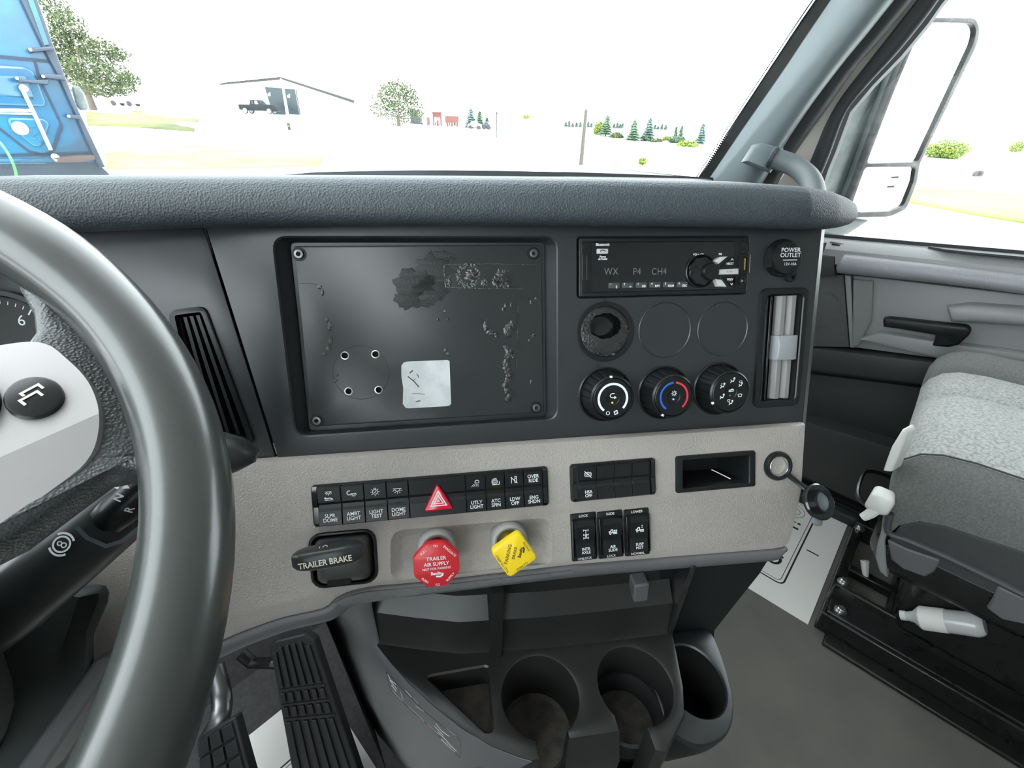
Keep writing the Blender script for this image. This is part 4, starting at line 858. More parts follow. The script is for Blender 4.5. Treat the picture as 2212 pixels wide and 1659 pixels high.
# ------------------------------------------------------------------ pedals
def quadmap(a, b, c, d):
    n = (b - a).cross(d - a).normalized(); n = n if n.dot(EYE - a) > 0 else -n
    return lambda s_, t_, h=0.0: a.lerp(b, s_).lerp(d.lerp(c, s_), t_) + n * h
qa = quadmap(at(580, 1388, .80), at(672, 1366, .80), at(792, 1720, .78), at(640, 1720, .78))
K = root('accelerator_pedal', T3(*qa(.5, 1)), 'long ribbed black accelerator pedal beside the console', 'pedal')
def pslab(q, s0, s1, t0, t1, h0_, h1_, mb=None):
    mb = mb or MB(); return mb.add([q(s0, t0, h0_), q(s1, t0, h0_), q(s1, t1, h0_), q(s0, t1, h0_), q(s0, t0, h1_), q(s1, t0, h1_), q(s1, t1, h1_), q(s0, t1, h1_)], [(0, 3, 2, 1), (4, 5, 6, 7), (0, 1, 5, 4), (1, 2, 6, 5), (2, 3, 7, 6), (3, 0, 4, 7)])
pol = [(.16, 0), (.84, 0), (1, .05), (1, 1), (0, 1), (0, .05)]
mb = MB(); mb.loft([[qa(s_, t_, h) for s_, t_ in pol] for h in (-.022, 0)]); mb.build('pad', 'rubber', K, world=True, bevel=.003)
for k in range(6):
    s0 = .07 + .149 * k
    for t0, t1 in ((.04 if 0 < k < 5 else .07, .30), (.335, .395), (.425, .485), (.52, .98)): pslab(qa, s0, s0 + .085, t0, t1, -.001, .0045).build('rib', 'rubber', K, world=True, bevel=.001)
for t0 in (.31, .405, .497): pslab(qa, .05, .95, t0, t0 + .012, -.001, .0035).build('cross_rib', 'rubber', K, world=True)
mb = MB(); mb.tube([at(520, 1412, .86), at(545, 1432, .86), at(590, 1432, .83), at(640, 1440, .83)], .011, 10, flat=.6); mb.build('mounting_bracket', 'frame_black', K, world=True)
qb = quadmap(at(425, 1597, .74), at(506, 1548, .74), at(548, 1700, .72), at(440, 1760, .72))
K = root('brake_pedal', T3(*qb(.5, 1)), 'black rubber brake pedal with a square tread, partly behind the wheel rim', 'pedal')
pslab(qb, 0, 1, 0, 1, -.02, 0).build('pad', 'rubber', K, world=True, bevel=.003)
for i in range(3):
    for j in range(4): pslab(qb, .06 + .31 * i, .32 + .31 * i, .05 + .235 * j, .245 + .235 * j, -.001, .005).build('tread_block', 'rubber', K, world=True, bevel=.001)
mb = MB(); mb.tube(smooth_path([at(462, 1440, .80), at(478, 1500, .79), at(476, 1550, .77), at(450, 1600, .76)], 4), .016, 12, flat=.6); mb.build('arm', 'steel_dark', K, world=True)

# ------------------------------------------------------------------ protective papers on the floor
def paper(name, r0, r1, f0, f1, z, label):
    K = root(name, CAB @ T3((r0 + r1) / 2, (f0 + f1) / 2, z), label, 'paper mat', 'floor papers'); MB().box(-(r1 - r0) / 2, (r1 - r0) / 2, -(f1 - f0) / 2, (f1 - f0) / 2, 0, .0012).build('sheet', 'paper', K); return K
K = paper('paper_mat', -.26, .112, .18, .63, .007, 'white paper mat on the carpet under the pedals')
mb = MB(); mb.stroke(rrect(.28, .33, .02, 4, 0, -.035), .003, .0015, closed=True); mb.stroke(rrect(.267, .317, .016, 4, 0, -.035), .0012, .0015, closed=True); mb.build('printed_border', 'print_black', K)
K = paper('paper_mat', .998, 1.456, -.094, .36, .001, 'white printed paper mat on the floor in front of the passenger seat')
mb = MB(); mb.stroke(rrect(.372, .34, .016, 4, .030, .022), .0042, .0015, closed=True); mb.stroke(rrect(.354, .322, .012, 4, .030, .022), .0016, .0015, closed=True); mb.stroke([(.020, -.162), (.020, -.193)], .0050, .0015)
mb.stroke(circ(.032, 28, .162, -.088), .0014, .0015, closed=True); mb.stroke([(.162 + .018 * math.cos(a / 10 * PI), -.088 + .020 * math.sin(a / 10 * PI)) for a in range(20)], .0014, .0015, closed=True); mb.build('printed_border', 'print_black', K)
text(K, 'CA', -.104, -.104, .058, .0016, 'print_black', align='LEFT', bold=.02); text(K, 'T!', .068, -.104, .058, .0016, 'print_black', align='LEFT', bold=.02)

# ------------------------------------------------------------------ cup holder console
ZT = .49
K = root('console', T3(.09, .28, .02), 'black plastic centre console tray with two cup holders and a triangular pocket', 'console')
c1, r1 = (.0865, .2535), .0430; c2, r2 = (.1975, .2500), .0425
def arcpts(c, r, x0, x1, n=28):
    a0 = math.atan2(-math.sqrt(max(0, r * r - (x0 - c[0]) ** 2)), x0 - c[0]); a1 = math.atan2(-math.sqrt(max(0, r * r - (x1 - c[0]) ** 2)), x1 - c[0])
    if a0 > -PI / 2: a0 -= 0
    span = (a0 - a1) % (2 * PI); return [(c[0] + r * math.cos(a0 - span * i / n), c[1] + r * math.sin(a0 - span * i / n)) for i in range(n + 1)]
left = [(-.101, .335), (-.083, .312), (-.060, .286), (-.032, .258), (-.003, .233), (.028, .212), (.053, .200), (.066, .195)]
P = left + [(.074, .195)] + arcpts(c1, r1, .074, .108) + [(.108, .208), (.164, .207)] + arcpts(c2, r2, .164, .194) + [(.194, .186), (.204, .183), (.219, .195), (.241, .213), (.253, .240), (.264, .281), (.270, .305), (.27, .345), (-.101, .345)]
PK = round_poly([(-.040, .2905), (.032, .293), (.0295, .227), (.0225, .2265)], .006, 4)
mb = MB(); mb.holed(P, [PK], .385, ZT, b=.0035, hb=.002); mb.build('tray', 'console', K, world=True, ang=40)
for c, r in ((c1, r1), (c2, r2)):
    MB().lathe([(r + .001, .400), (r - .004, .3965), (0, .3965)], 32, T3(*c)).build('cup_floor', 'console_dirt', K, world=True) if False else None
    mb = MB(); mb.lathe([(r + .001, .405), (r - .004, .399), (0, .399)], 40, T3(*c)); mb.build('cup_floor', 'console_dirt', K, world=True)
mb = MB(); mb.lathe([(r2 - .0005, .436), (r2 - .004, .437), (r2 - .0055, .434), (r2 - .0055, .400)], 40, T3(*c2)); mb.build('cup_ring', 'rubber', K, world=True)
mb = MB(); mb.tess([PK], .452); mb.build('pocket_floor', 'console_dirt', K, world=True)
# cup outer shells below the tray
for c, r in ((c1, r1), (c2, r2)):
    mb = MB(); mb.lathe([(r + .006, .39), (r + .005, .30), (r, .27), (0, .27)], 32, T3(*c)); mb.build('cup_shell', 'console', K, world=True)
# left skirt
upper = [V((x, y, ZT - .002)) for x, y in left]
low = [onz(px, py, z) for px, py, z in ((706, 1345, .40), (722, 1390, .37), (748, 1435, .34), (782, 1490, .31), (818, 1548, .28), (862, 1615, .25), (905, 1675, .22), (930, 1720, .20))]
upper = [V((-.100, .338, .62)), V((-.102, .336, .55))] + upper; low = [onz(690, 1310, .56), onz(698, 1325, .48)] + low
mids = [u.lerp(l, .45) + V((-.006, -.006, .012)) for u, l in zip(upper, low)]; mid2 = [u.lerp(l, .12) + V((-.004, -.004, .002)) for u, l in zip(upper, low)]
base = [V((l.x + .02, l.y + .02, .03)) for l in low]
top0 = [u + V((.004, .003, .0005)) for u in upper]
mb = MB(); mb.loft([top0, upper, mid2, mids, low, base], (False, False), closed=False); mb.build('left_skirt', 'charcoal_soft', K, world=True, ang=60)
# front apron between and under the cups
mb = MB(); mb.loft([[V((.108, .209, ZT - .004)), V((.164, .208, ZT - .004))], [V((.106, .200, .44)), V((.168, .199, .44))], [V((.10, .215, .30)), V((.18, .215, .30))]], (False, False), closed=False); mb.build('front_apron', 'console', K, world=True)
# pedestal to the floor
mb = MB(); mb.loft([[V((-.06, .30, .36)), V((.03, .24, .36)), V((.22, .24, .36)), V((.24, .34, .36)), V((-.08, .36, .36))], [V((-.02, .33, .03)), V((.04, .29, .03)), V((.20, .29, .03)), V((.22, .40, .03)), V((-.02, .40, .03))]]); mb.build('pedestal', 'panel_dark', K, world=True)
# back wall
mb = MB(); bx = [(-.101, .336), (-.05, .322), (.0, .310), (.10, .303), (.18, .301), (.262, .300)]
mb.loft([[V((x, y - .002, ZT - .004)) for x, y in bx], [V((x, y + .004, ZT + .004)) for x, y in bx], [V((x, y + .010, ZT + .050)) for x, y in bx], [V((x, y + .030, ZT + .070)) for x, y in bx], [V((x, y + .035, ZT + .135)) for x, y in bx]], (False, False), closed=False); mb.build('back_wall', 'console', K, world=True, ang=30)
mb = MB(); mb.box(.035, .049, .300, .345, ZT + .002, ZT + .125); mb.build('wall_gap', 'void', K, world=True)
YB = V((0, .318, 0)); YN = V((0, 1, 0))
pr = [hit(px, py, YB, YN) for px, py in ((1369, 1262), (1402, 1257), (1397, 1312), (1416, 1356), (1403, 1362), (1364, 1313))]
mb = MB(); mb.loft([[q + V((0, d, 0)) for q in pr] for d in (-.003, .03)]); mb.build('wall_rib', 'charcoal_soft', K, world=True, bevel=.0025)
pr = [hit(px, py, V((0, .33, 0)), YN) for px, py in ((1425, 1225), (1668, 1195), (1640, 1240), (1600, 1290), (1543, 1362), (1540, 1420), (1440, 1440))]
mb = MB(); mb.loft([[q + V((0, d, 0)) for q in pr] for d in (0, .25)]); mb.build('lower_housing', 'panel_dark', K, world=True)
mb = MB(); mb.loft([[V((.262, .300, ZT + .13)), V((.262, .300, ZT - .01)), V((.266, .345, ZT - .05)), V((.268, .345, ZT + .13))], [V((.270, .302, ZT + .13)), V((.270, .302, ZT - .01)), V((.274, .345, ZT - .05)), V((.275, .345, ZT + .13))]]); mb.build('right_cheek', 'console', K, world=True, bevel=.002)
# warning decal on the skirt
def skirt(px, py):                                # drop a pixel onto the skirt surface (upper band)
    best = None; d = ray(px, py)
    for i in range(len(upper) - 1):
        for a, b in ((upper, mid2), (mid2, mids), (mids, low)):
            n = (a[i + 1] - a[i]).cross(b[i] - a[i])
            if abs(d.dot(n)) < 1e-12: continue
            t = (a[i] - EYE).dot(n) / d.dot(n); p = EYE + d * t
            u_ = (p - a[i]).dot(a[i + 1] - a[i]) / (a[i + 1] - a[i]).length_squared; v_ = (p - a[i]).dot(b[i] - a[i]) / (b[i] - a[i]).length_squared
            if -.2 <= u_ <= 1.2 and -.3 <= v_ <= 1.3:
                n = n.normalized(); n = n if n.dot(d) < 0 else -n
                if best is None or t < best[0]: best = (t, p, n)
    return best
def decal(pts, w, mb):
    q = []
    for px, py in pts:
        b = skirt(px, py)
        if b is None: return
        q.append(b[1] + b[2] * .0016)
    n = skirt(*pts[0])[2]
    for a, b in zip(q, q[1:]):
        s_ = (b - a).cross(n).normalized() * (w / 2); k = len(mb.v); mb.v += [a - s_, a + s_, b + s_, b - s_]; mb.f.append((k, k + 1, k + 2, k + 3))
mb = MB(); decal([(836, 1449), (845, 1488), (875, 1518), (920, 1558), (960, 1596), (995, 1633), (997, 1600), (985, 1585), (955, 1563), (915, 1530), (875, 1490), (836, 1449)], .0006, mb); mb.build('decal_edge', 'black', K, world=True, dbl=False)
mb = MB()
for l_ in ([(840, 1455), (846, 1468), (858, 1476)], [(844, 1467), (852, 1478), (860, 1486)], [(848, 1478), (858, 1492)], [(867, 1491), (873, 1509)], [(878, 1489), (891, 1504)], [(894, 1504), (905, 1518)], [(900, 1522), (918, 1534)], [(908, 1518), (920, 1528), (926, 1537)], [(928, 1541), (938, 1550)], [(943, 1560), (955, 1575), (972, 1588)], [(941, 1566), (960, 1586)], [(965, 1569), (987, 1587)], [(947, 1578), (962, 1592)], [(962, 1592), (975, 1607), (988, 1620)], [(955, 1595), (985, 1622)]): decal(l_, .0009, mb)
mb.build('decal_lettering', 'print_white', K, world=True, dbl=False)
mb = MB()
for l_ in ([(850, 1490), (858, 1500), (872, 1513)], [(884, 1524), (900, 1538), (918, 1556)], [(925, 1562), (950, 1585)], [(955, 1592), (978, 1612)]): decal(l_, .0010, mb)
mat('print_pink', (.55, .33, .42), .6); mb.build('decal_warning_line', 'print_pink', K, world=True, dbl=False)
# ------------------------------------------------------------------ side cup holder
ZB = .44; K = root('cup_holder', T3(.30, .262, .30), 'separate deep black cup holder clipped to the right of the console', 'cup holder')
oc = (.292, .268); mb = MB()
OP = [(oc[0] + .037 * math.cos(2 * PI * i / 40), oc[1] + .044 * math.sin(2 * PI * i / 40)) for i in range(40)]
OU = round_poly([(.350, .330), (.344, .285), (.330, .235), (.305, .205), (.262, .198), (.235, .22), (.24, .330)], .018, 4)
mb.holed(OU, [OP], ZB - .012, ZB, b=.003, hb=.002); mb.build('rim_plate', 'panel', K, world=True)
mb = MB(); OUc = OU if area(OU) > 0 else OU[::-1]; mb.loft([[(x, y, ZB - .010) for x, y in OUc], [(oc[0] - .004 + (x - oc[0]) * .97, oc[1] + (y - oc[1]) * .97, ZB - .03) for x, y in OUc], [(oc[0] - .012 + (x - oc[0]) * .72, oc[1] + .01 + (y - oc[1]) * .72, ZB - .12) for x, y in OUc]], (False, True)); mb.build('body', 'panel_dark', K, world=True, ang=60)
mb = MB(); mb.loft([[(x, y, ZB - .004) for x, y in OP], [(oc[0] + (x - oc[0]) * .85, oc[1] + (y - oc[1]) * .85, ZB - .10) for x, y in OP]], (False, True)); mb.build('cup_liner', 'void', K, world=True)

# ------------------------------------------------------------------ passenger seat (cab axes)
K = root('passenger_seat', CAB @ T3(1.14, -.34, 0), 'passenger seat with light grey cushion, dark bolsters and black plastic pan', 'seat')
def cw(mb, nm, m_, **kw): mb.v = [CAB @ q for q in mb.v]; return mb.build(nm, m_, K, world=True, **kw)
def cprof(dz=0.0, ins=0.0, zb=.44):
    f0 = -.075 - ins; zt = .600 + dz - ins
    pts = [(f0 - .028, zb), (f0 - .020, zb + .030), (f0 - .012, zb + .07), (f0 - .001, zt - .060), (f0 - .006, zt - .035), (f0 - .022, zt - .014), (f0 - .046, zt - .002), (f0 - .085, zt + .004), (f0 - .16, zt + .006), (f0 - .26, zt - .004), (f0 - .42, zt - .015), (f0 - .54, zt - .01), (f0 - .54, zb)]
    return pts
mb = MB(); mb.loft([[V((r, f, z)) for f, z in cprof(d, i)] for r, d, i in ((.906, .000, .0), (.93, .008, 0), (1.00, .014, 0), (1.10, .014, 0), (1.16, .010, .001), (1.165, .006, .002), (1.17, .010, .001), (1.23, .014, 0), (1.287, .010, .0))]); cw(mb, 'cushion_top', 'fabric_light', ang=70)
mb = MB(); mb.loft([[V((r, f, z)) for f, z in cprof(d, i, zb)] for r, d, i, zb in ((.907, .000, .0005, .43), (.896, -.006, .001, .42), (.882, -.018, .006, .41), (.872, -.036, .014, .405), (.866, -.062, .022, .40), (.864, -.10, .030, .40))]); cw(mb, 'left_bolster', 'fabric_dark', ang=70)
# stitched inset panel on the side of the bolster
sd = [(-.115, .425), (-.118, .470), (-.135, .492), (-.165, .504), (-.25, .516), (-.40, .530), (-.58, .535), (-.58, .425)]
mb = MB(); mb.loft([[V((r, f, z)) for f, z in sd] for r in (.868, .8615)]); cw(mb, 'side_panel', 'fabric_black', bevel=.004)
mb = MB(); mb.loft([[V((r, f, z)) for f, z in cprof(d, i)] for r, d, i in ((1.286, .010, 0), (1.30, .022, -.002), (1.34, .034, -.002), (1.385, .028, .0), (1.41, .0, .012), (1.42, -.06, .02))]); cw(mb, 'right_bolster', 'fabric_dark', ang=70)
mb = MB(); mb.tube([V((.907, f + .0005, z + .0012)) for f, z in cprof()[3:11]], .0016, 6); cw(mb, 'seam', 'fabric_black')
# backrest (behind the frame edge)
mb = MB(); mb.loft([[V((1.14 + x, -.60 - (z - .5) * .18 + y, z)) for x, y in rrect(w, t_, .04, 4)] for z, w, t_ in ((.56, .48, .10), (.70, .52, .13), (.95, .52, .12), (1.15, .46, .10), (1.22, .40, .08))]); cw(mb, 'backrest', 'fabric_dark', ang=60)
# plastic pan
pan = round_poly([(.862, -.118), (.862, -.62), (1.43, -.62), (1.43, -.105), (.90, -.096)], .03, 4); pan = pan if area(pan) > 0 else pan[::-1]
mb = MB(); mb.loft([[(x, y, .44) for x, y in inset(pan, .006)], [(x, y, .415) for x, y in pan], [(x, y, .375) for x, y in inset(pan, .004)], [(x, y, .345) for x, y in inset(pan, .03)]]); cw(mb, 'seat_pan', 'frame_black', ang=50)
def side_pad(poly, nm, m_, h0_=.862, h1_=.856):
    mb = MB(); mb.loft([[V((r, f, z)) for f, z in poly] for r in (h0_, h1_)]); return cw(mb, nm, m_, bevel=.004)
def rp_(px, py, r=.858): p = onr(px, py, r); a = TC(p); return (a[1], a[2])
side_pad([rp_(*p) for p in ((1917, 1165), (1960, 1185), (2032, 1210), (2018, 1235), (1998, 1246), (1950, 1228), (1925, 1208))], 'pan_insert', 'charcoal_soft')
side_pad([rp_(*p) for p in ((2155, 1265), (2230, 1300), (2225, 1350), (2165, 1338), (2130, 1312), (2145, 1290))], 'pan_insert', 'charcoal_soft')
mb = MB(); mb.tube(smooth_path([V((.860, *rp_(*p))) for p in ((1922, 1110), (1918, 1150), (1960, 1168), (2040, 1202), (2140, 1250), (2240, 1300))], 4), .0055, 8); cw(mb, 'pan_ridge', 'charcoal')
mb = MB(); fl = [TC(onr(*p, .875)) for p in ((1925, 1080), (1912, 1120), (1898, 1165), (1893, 1195), (1902, 1225), (1920, 1240), (1916, 1200), (1915, 1160))]; mb.loft([[V((r, q[1], q[2])) for q in fl] for r in (.862, .885)]); cw(mb, 'pan_lit_edge', 'door_grey', bevel=.004)  # lit edge of the black pan, put in as a paler piece
# suspension and base frame on the floor
mb = MB(); mb.box(1.06, 1.34, -.58, -.22, .07, .36); cw(mb, 'suspension_boot', 'frame_black', bevel=.02)
def bar(r0, r1, f0, f1, z0, z1, nm='base_rail', m_='frame_black', bv=.004): mb = MB(); mb.box(r0, r1, f0, f1, z0, z1); return cw(mb, nm, m_, bevel=bv)
bar(1.002, 1.014, -.105, -.64, 0, .058); bar(1.014, 1.075, -.64, -.112, .052, .060); bar(1.395, 1.44, -.64, -.105, 0, .06); bar(1.065, 1.078, -.62, -.105, .0, .10)
bar(1.01, 1.44, -.128, -.105, 0, .05, 'front_bar'); bar(1.078, 1.40, -.245, -.222, .01, .05, 'cross_bar'); bar(1.225, 1.25, -.24, -.12, .005, .03, 'spreader'); bar(1.03, 1.40, -.62, -.58, .01, .06, 'cross_bar')
bar(.965, 1.002, -.66, -.13, .0, .012, 'side_flange')
mb = MB(); mb.loft([[V((1.08, -.22, .06)), V((1.08, -.26, .06)), V((1.08, -.62, .34)), V((1.08, -.58, .36))], [V((1.10, -.22, .06)), V((1.10, -.26, .06)), V((1.10, -.62, .34)), V((1.10, -.58, .36))]]); cw(mb, 'scissor_arm', 'frame_black', bevel=.004)
for r_, f_, z_ in ((1.035, -.135, .060), (1.085, -.118, .10), (1.385, -.118, .05)):
    mb = MB(); mb.lathe([(.013, z_), (.013, z_ + .003), (.009, z_ + .0035), (.009, z_ + .010), (.007, z_ + .012), (0, z_ + .012)], 6 if False else 12, T3(r_, f_, 0)); cw(mb, 'bolt', 'steel')
mb = MB(); mb.tube([V((1.23, -.175, .012)), V((1.235, -.165, .03)), V((1.25, -.15, .06))], lambda t: .004 + .006 * t, 8); cw(mb, 'adjuster_pin', 'white_plastic')
# front adjuster lever and wire bail
mb = MB(); p0 = TC(at(1898, 1078, 1.08)); Mq = CAB.inverted() @ frame(onr(1902, 1082, .853), CAB.to_3x3() @ V((0, -1, 0)), UP)
mb.loft([[(x, y, z) for x, y in rrect(w, h, r_, 4, dx, dy)] for z, w, h, r_, dx, dy in ((-.016, .030, .034, .008, 0, .0), (.010, .034, .040, .010, 0, 0), (.016, .026, .030, .008, 0, .002))], M=Mq); cw(mb, 'adjuster_lever', 'white_plastic', ang=60)
mb = MB(); mb.tube([V(p) for p in ((0, -.012, .006), (-.004, -.026, .010), (-.010, -.038, .012))], lambda t: .010 - .003 * t, 10, M=Mq); cw(mb, 'lever_tongue', 'white_plastic')
mb = MB(); mb.tube(smooth_path([at(*p) for p in ((1930, 1035, 1.16), (1900, 1022, 1.16), (1872, 1018, 1.15), (1860, 1032, 1.13), (1852, 1066, 1.10), (1866, 1086, 1.09), (1892, 1105, 1.08), (1925, 1125, 1.08))], 4), .0052, 8); mb.v = [CAB.inverted() @ q for q in mb.v]; cw(mb, 'bail_handle', 'steel_dark')
side = [TC(onr(*p, .872)) for p in ((1950, 925), (1925, 965), (1912, 1000), (1906, 1018), (1926, 1020), (1938, 990), (1950, 960), (1958, 935))]
mb = MB(); mb.loft([[V(q) for q in side], [V(q) + V((.03, -.01, 0)) for q in side]]); cw(mb, 'belt_guide', 'white_plastic', bevel=.003)
# bottle lying inside the base
K2 = root('bottle', T3(*onr(2040, 1340, 1.03)), 'clear plastic bottle with a cream label lying under the passenger seat', 'bottle')
b0, b1 = onr(1955, 1330, 1.035), onr(2128, 1352, 1.035); dv = (b1 - b0)
mat('bottle_clear', (.60, .61, .60), .25, coat=.3)
mb = MB(); mb.tube([b0 + dv * t for t in (0, .03, .06, .12, .2, .9, .97, 1)], lambda t: [.008, .009, .010, .012, .022, .023, .019, .015][round(t * 7)], 14); mb.build('body', 'bottle_clear', K2, world=True)
mb = MB(); mb.tube([b0 + dv * t for t in (.22, .55)], .0235, 14, caps=False); mb.build('label_band', 'paper', K2, world=True)
mb = MB(); mb.tube([b0 - dv * .06, b0 + dv * .02], .010, 12); mb.build('cap', 'white_plastic', K2, world=True)

# ------------------------------------------------------------------ passenger door
DM = frame(TW(1.5, 0, 0), -TF, UP)               # x to the rear, y up, z into the cab
K = struct('door_1', 'grey passenger door with padded top roll, speaker grille and black pull handle', DM)
def ud(px, py, h=0.0): return uv(px, py, DM, h)
def dprism(pts, h0_, h1_, nm, m_, b=.004, px=True, **kw): return MB().prism([ud(*p, h1_) for p in pts] if px else pts, h0_, h1_, b=b).build(nm, m_, K, **kw)
MB().box(-.45, .62, .03, .80, -.05, -.03).build('door_core', 'door_dark', K)
# ledge under the glass
def dl(x, z, h): return V((x, z, h))
mb = MB(); xs = (-.34, -.26, -.10, .10, .35, .62); zb_ = lambda x: .812 + .075 * x
mb.loft([[dl(x, zb_(x), -.04), dl(x, zb_(x) + .002, -.005), dl(x, zb_(x) - .004, .020), dl(x, zb_(x) - .020, .040), dl(x, zb_(x) - .055, .045), dl(x, zb_(x) - .07, .02), dl(x, zb_(x) - .07, -.04)] for x in xs]); mb.build('window_ledge', 'door_grey', K, ang=40)
mb = MB(); mb.loft([[dl(x, zb_(x) + .0035, a), dl(x, zb_(x) + .0035, b), dl(x, zb_(x) - .001, b), dl(x, zb_(x) - .001, a)] for x, a, b in ((-.03, .002, .008), (.0, -.002, .026), (.05, -.004, .034), (.6, -.004, .034))]); mb.build('ledge_groove', 'seal', K)
mb = MB(); mb.loft([[dl(x, zb_(x) + .010, -.012), dl(x, zb_(x) + .010, -.004), dl(x, zb_(x) - .004, -.004), dl(x, zb_(x) - .004, -.012)] for x in xs]); mb.build('glass_seal', 'seal', K)
sc_ = ud(1808, 529, .012); o = MB().prism(rrect(.034, .016, .003, 3, *sc_), .0, .024, b=.002).build('switch_plate', 'charcoal_soft', K); MB().prism(rrect(.020, .010, .002, 3, *sc_), .02, .029, b=.002).build('window_switch', 'black_satin', o)
# padded roll
mb = MB(); Lp = []
for px, yt, yb in ((1808, 552, 592), (1815, 547, 594), (1840, 549, 597), (1900, 556, 603), (2000, 567, 613), (2120, 580, 627), (2212, 592, 640), (2330, 606, 656)):
    a = ud(px, yt, .05); b = ud(px, yb, .05); c0 = ((a[0] + b[0]) / 2, (a[1] + b[1]) / 2); h_ = (a[1] - b[1]) / 2
    k = .6 if px == 1808 else 1; Lp.append([dl(c0[0], c0[1] + h_ * k * math.sin(t), .030 + .034 * k * math.cos(t)) for t in [PI * .62 - PI * 1.24 * j / 10 for j in range(11)]])
mb.loft(Lp, (False, False), closed=False); mb.build('top_roll', 'door_grain', K, ang=60)
mb = MB(); mb.prism([ud(*p, .03) for p in ((1770, 548), (1806, 552), (1808, 594), (1760, 596))], -.02, .050, b=.006); mb.build('roll_end', 'door_dark', K)
# middle panel with speaker grille
dprism([(1842, 594), (2330, 650), (2330, 815), (1838, 750)], -.03, .006, 'middle_panel', 'door_grey')
dprism([(1700, 596), (1822, 594), (1834, 750), (1690, 748)], -.03, .016, 'speaker_grille', 'grille', b=.003)
dprism([(1824, 594), (1838, 596), (1845, 752), (1836, 751)], -.02, .022, 'grille_edge', 'door_grey', b=.003)
sg = ud(1762, 668, .016); MB().lathe([(.055, .016), (.055, .018), (.050, .0195), (0, .0195)], 40, T3(*sg)).build('speaker_cone_ring', 'grille', K)
mb = MB(); a = [ud(*p, .006) for p in ((1848, 600), (1888, 606), (1884, 690), (1858, 742), (1846, 745))]; mb.loft([[(x, y, z + (.02 if i in (0, 4) else 0)) for i, (x, y) in enumerate(a)] for z in (.004, .012)]); mb.build('pocket_cheek', 'door_grey', K, bevel=.005)
mb = MB(); a = [ud(*p, .006) for p in ((2048, 658), (2100, 652), (2330, 668), (2330, 705), (2100, 690), (2056, 688))]; mb.prism(a, .0, .045, b=.014); mb.build('armrest_bulge', 'door_grey', K, ang=60)
dprism([(1850, 735), (1900, 718), (2040, 740), (2330, 780), (2330, 812), (2060, 784)], .0, .030, 'lower_ledge', 'door_grey', b=.010)
# pull handle
Hh = root('door_handle', DM @ T3(*ud(2000, 712, .035), .03), 'black pull handle on the passenger door', 'handle')
hp = round_poly([ud(*p, .045) for p in ((1908, 688), (1922, 686), (2090, 704), (2099, 712), (2094, 724), (2070, 745), (2050, 750), (2014, 747), (2022, 724), (1940, 710), (1908, 706))], .004, 3)
hc_ = (WM[Hh.name].inverted() @ DM); mb = MB(); mb.prism(hp, .030, .050, b=.006, M=hc_); mb.build('grip', 'black', Hh, ang=50)
mb = MB(); mb.prism(rrect(.03, .03, .006, 3, *ud(2055, 728, .03)), .0, .032, M=hc_); mb.build('mount', 'black', Hh)
# lower door
dprism([(1690, 752), (1775, 754), (2060, 788), (2330, 825), (2330, 880), (2000, 832), (1770, 802), (1690, 795)], -.03, .024, 'pocket_rim', 'door_dark', b=.006)
dprism([(1690, 800), (2330, 880), (2330, 1060), (1920, 968), (1690, 896)], -.045, -.010, 'map_pocket', 'door_dark', b=.002)
dprism([(1690, 900), (1750, 914), (1920, 966), (2330, 1085), (2330, 1250), (1900, 1108), (1690, 1010)], -.03, .050, 'pocket_front', 'door_dark', b=.008)
s2 = struct('trim_2', 'black ribbed door sill')
mb = MB(); mb.box(1.44, 1.56, -.70, .60, 0, .035); mb.build('sill', 'seal', s2, bevel=.008)
for k in range(3): MB().box(1.455 + .022 * k, 1.462 + .022 * k, -.70, .60, .034, .040).build('sill_rib', 'seal', s2)
# right wall around the door opening, front and rear of it
s3 = struct('wall_right', 'passenger side wall of the cab around the door', DM)
blk_l = [(1734, 404), (1767, 325), (1803, 241), (1838, 186), (1880, 136), (1985, 0), (2020, -50)]; blk_r = [(1760, 420), (1777, 368), (1793, 329), (1825, 241), (1874, 182), (1939, 114), (1998, 42), (2027, 0), (2065, -48)]
hole = [ud(1745, 520), ud(1748, 460)] + [ud(*p) for p in blk_r] + [(.00, 1.50), (.50, 1.50), (.55, .84)]
fr_l = [ud(1710, 520), ud(1718, 450)] + [ud(*p) for p in blk_l]
mb = MB(); mb.holed([(-.50, -.04), (-.50, .90), fr_l[1], *fr_l[2:], (-.02, 1.60), (1.15, 1.60), (1.15, -.04)], [hole], -.10, -.06); mb.build('door_frame', 'seal', s3)
mb = MB(); mb.box(-.2, 1.15, 1.58, 1.76, -.10, -.02); mb.build('roof_rail', 'headliner', s3)
MB().box(-1.02, -.28, -.04, .90, -.10, -.05).build('kick_panel', 'door_dark', s3)
MB().box(-1.02, -.42, .86, .90, -.10, .30).build('cowl_side', 'door_dark', s3)
blk_l = blk_l + [(2265, -400)]; blk_r = blk_r + [(2343, -400)]
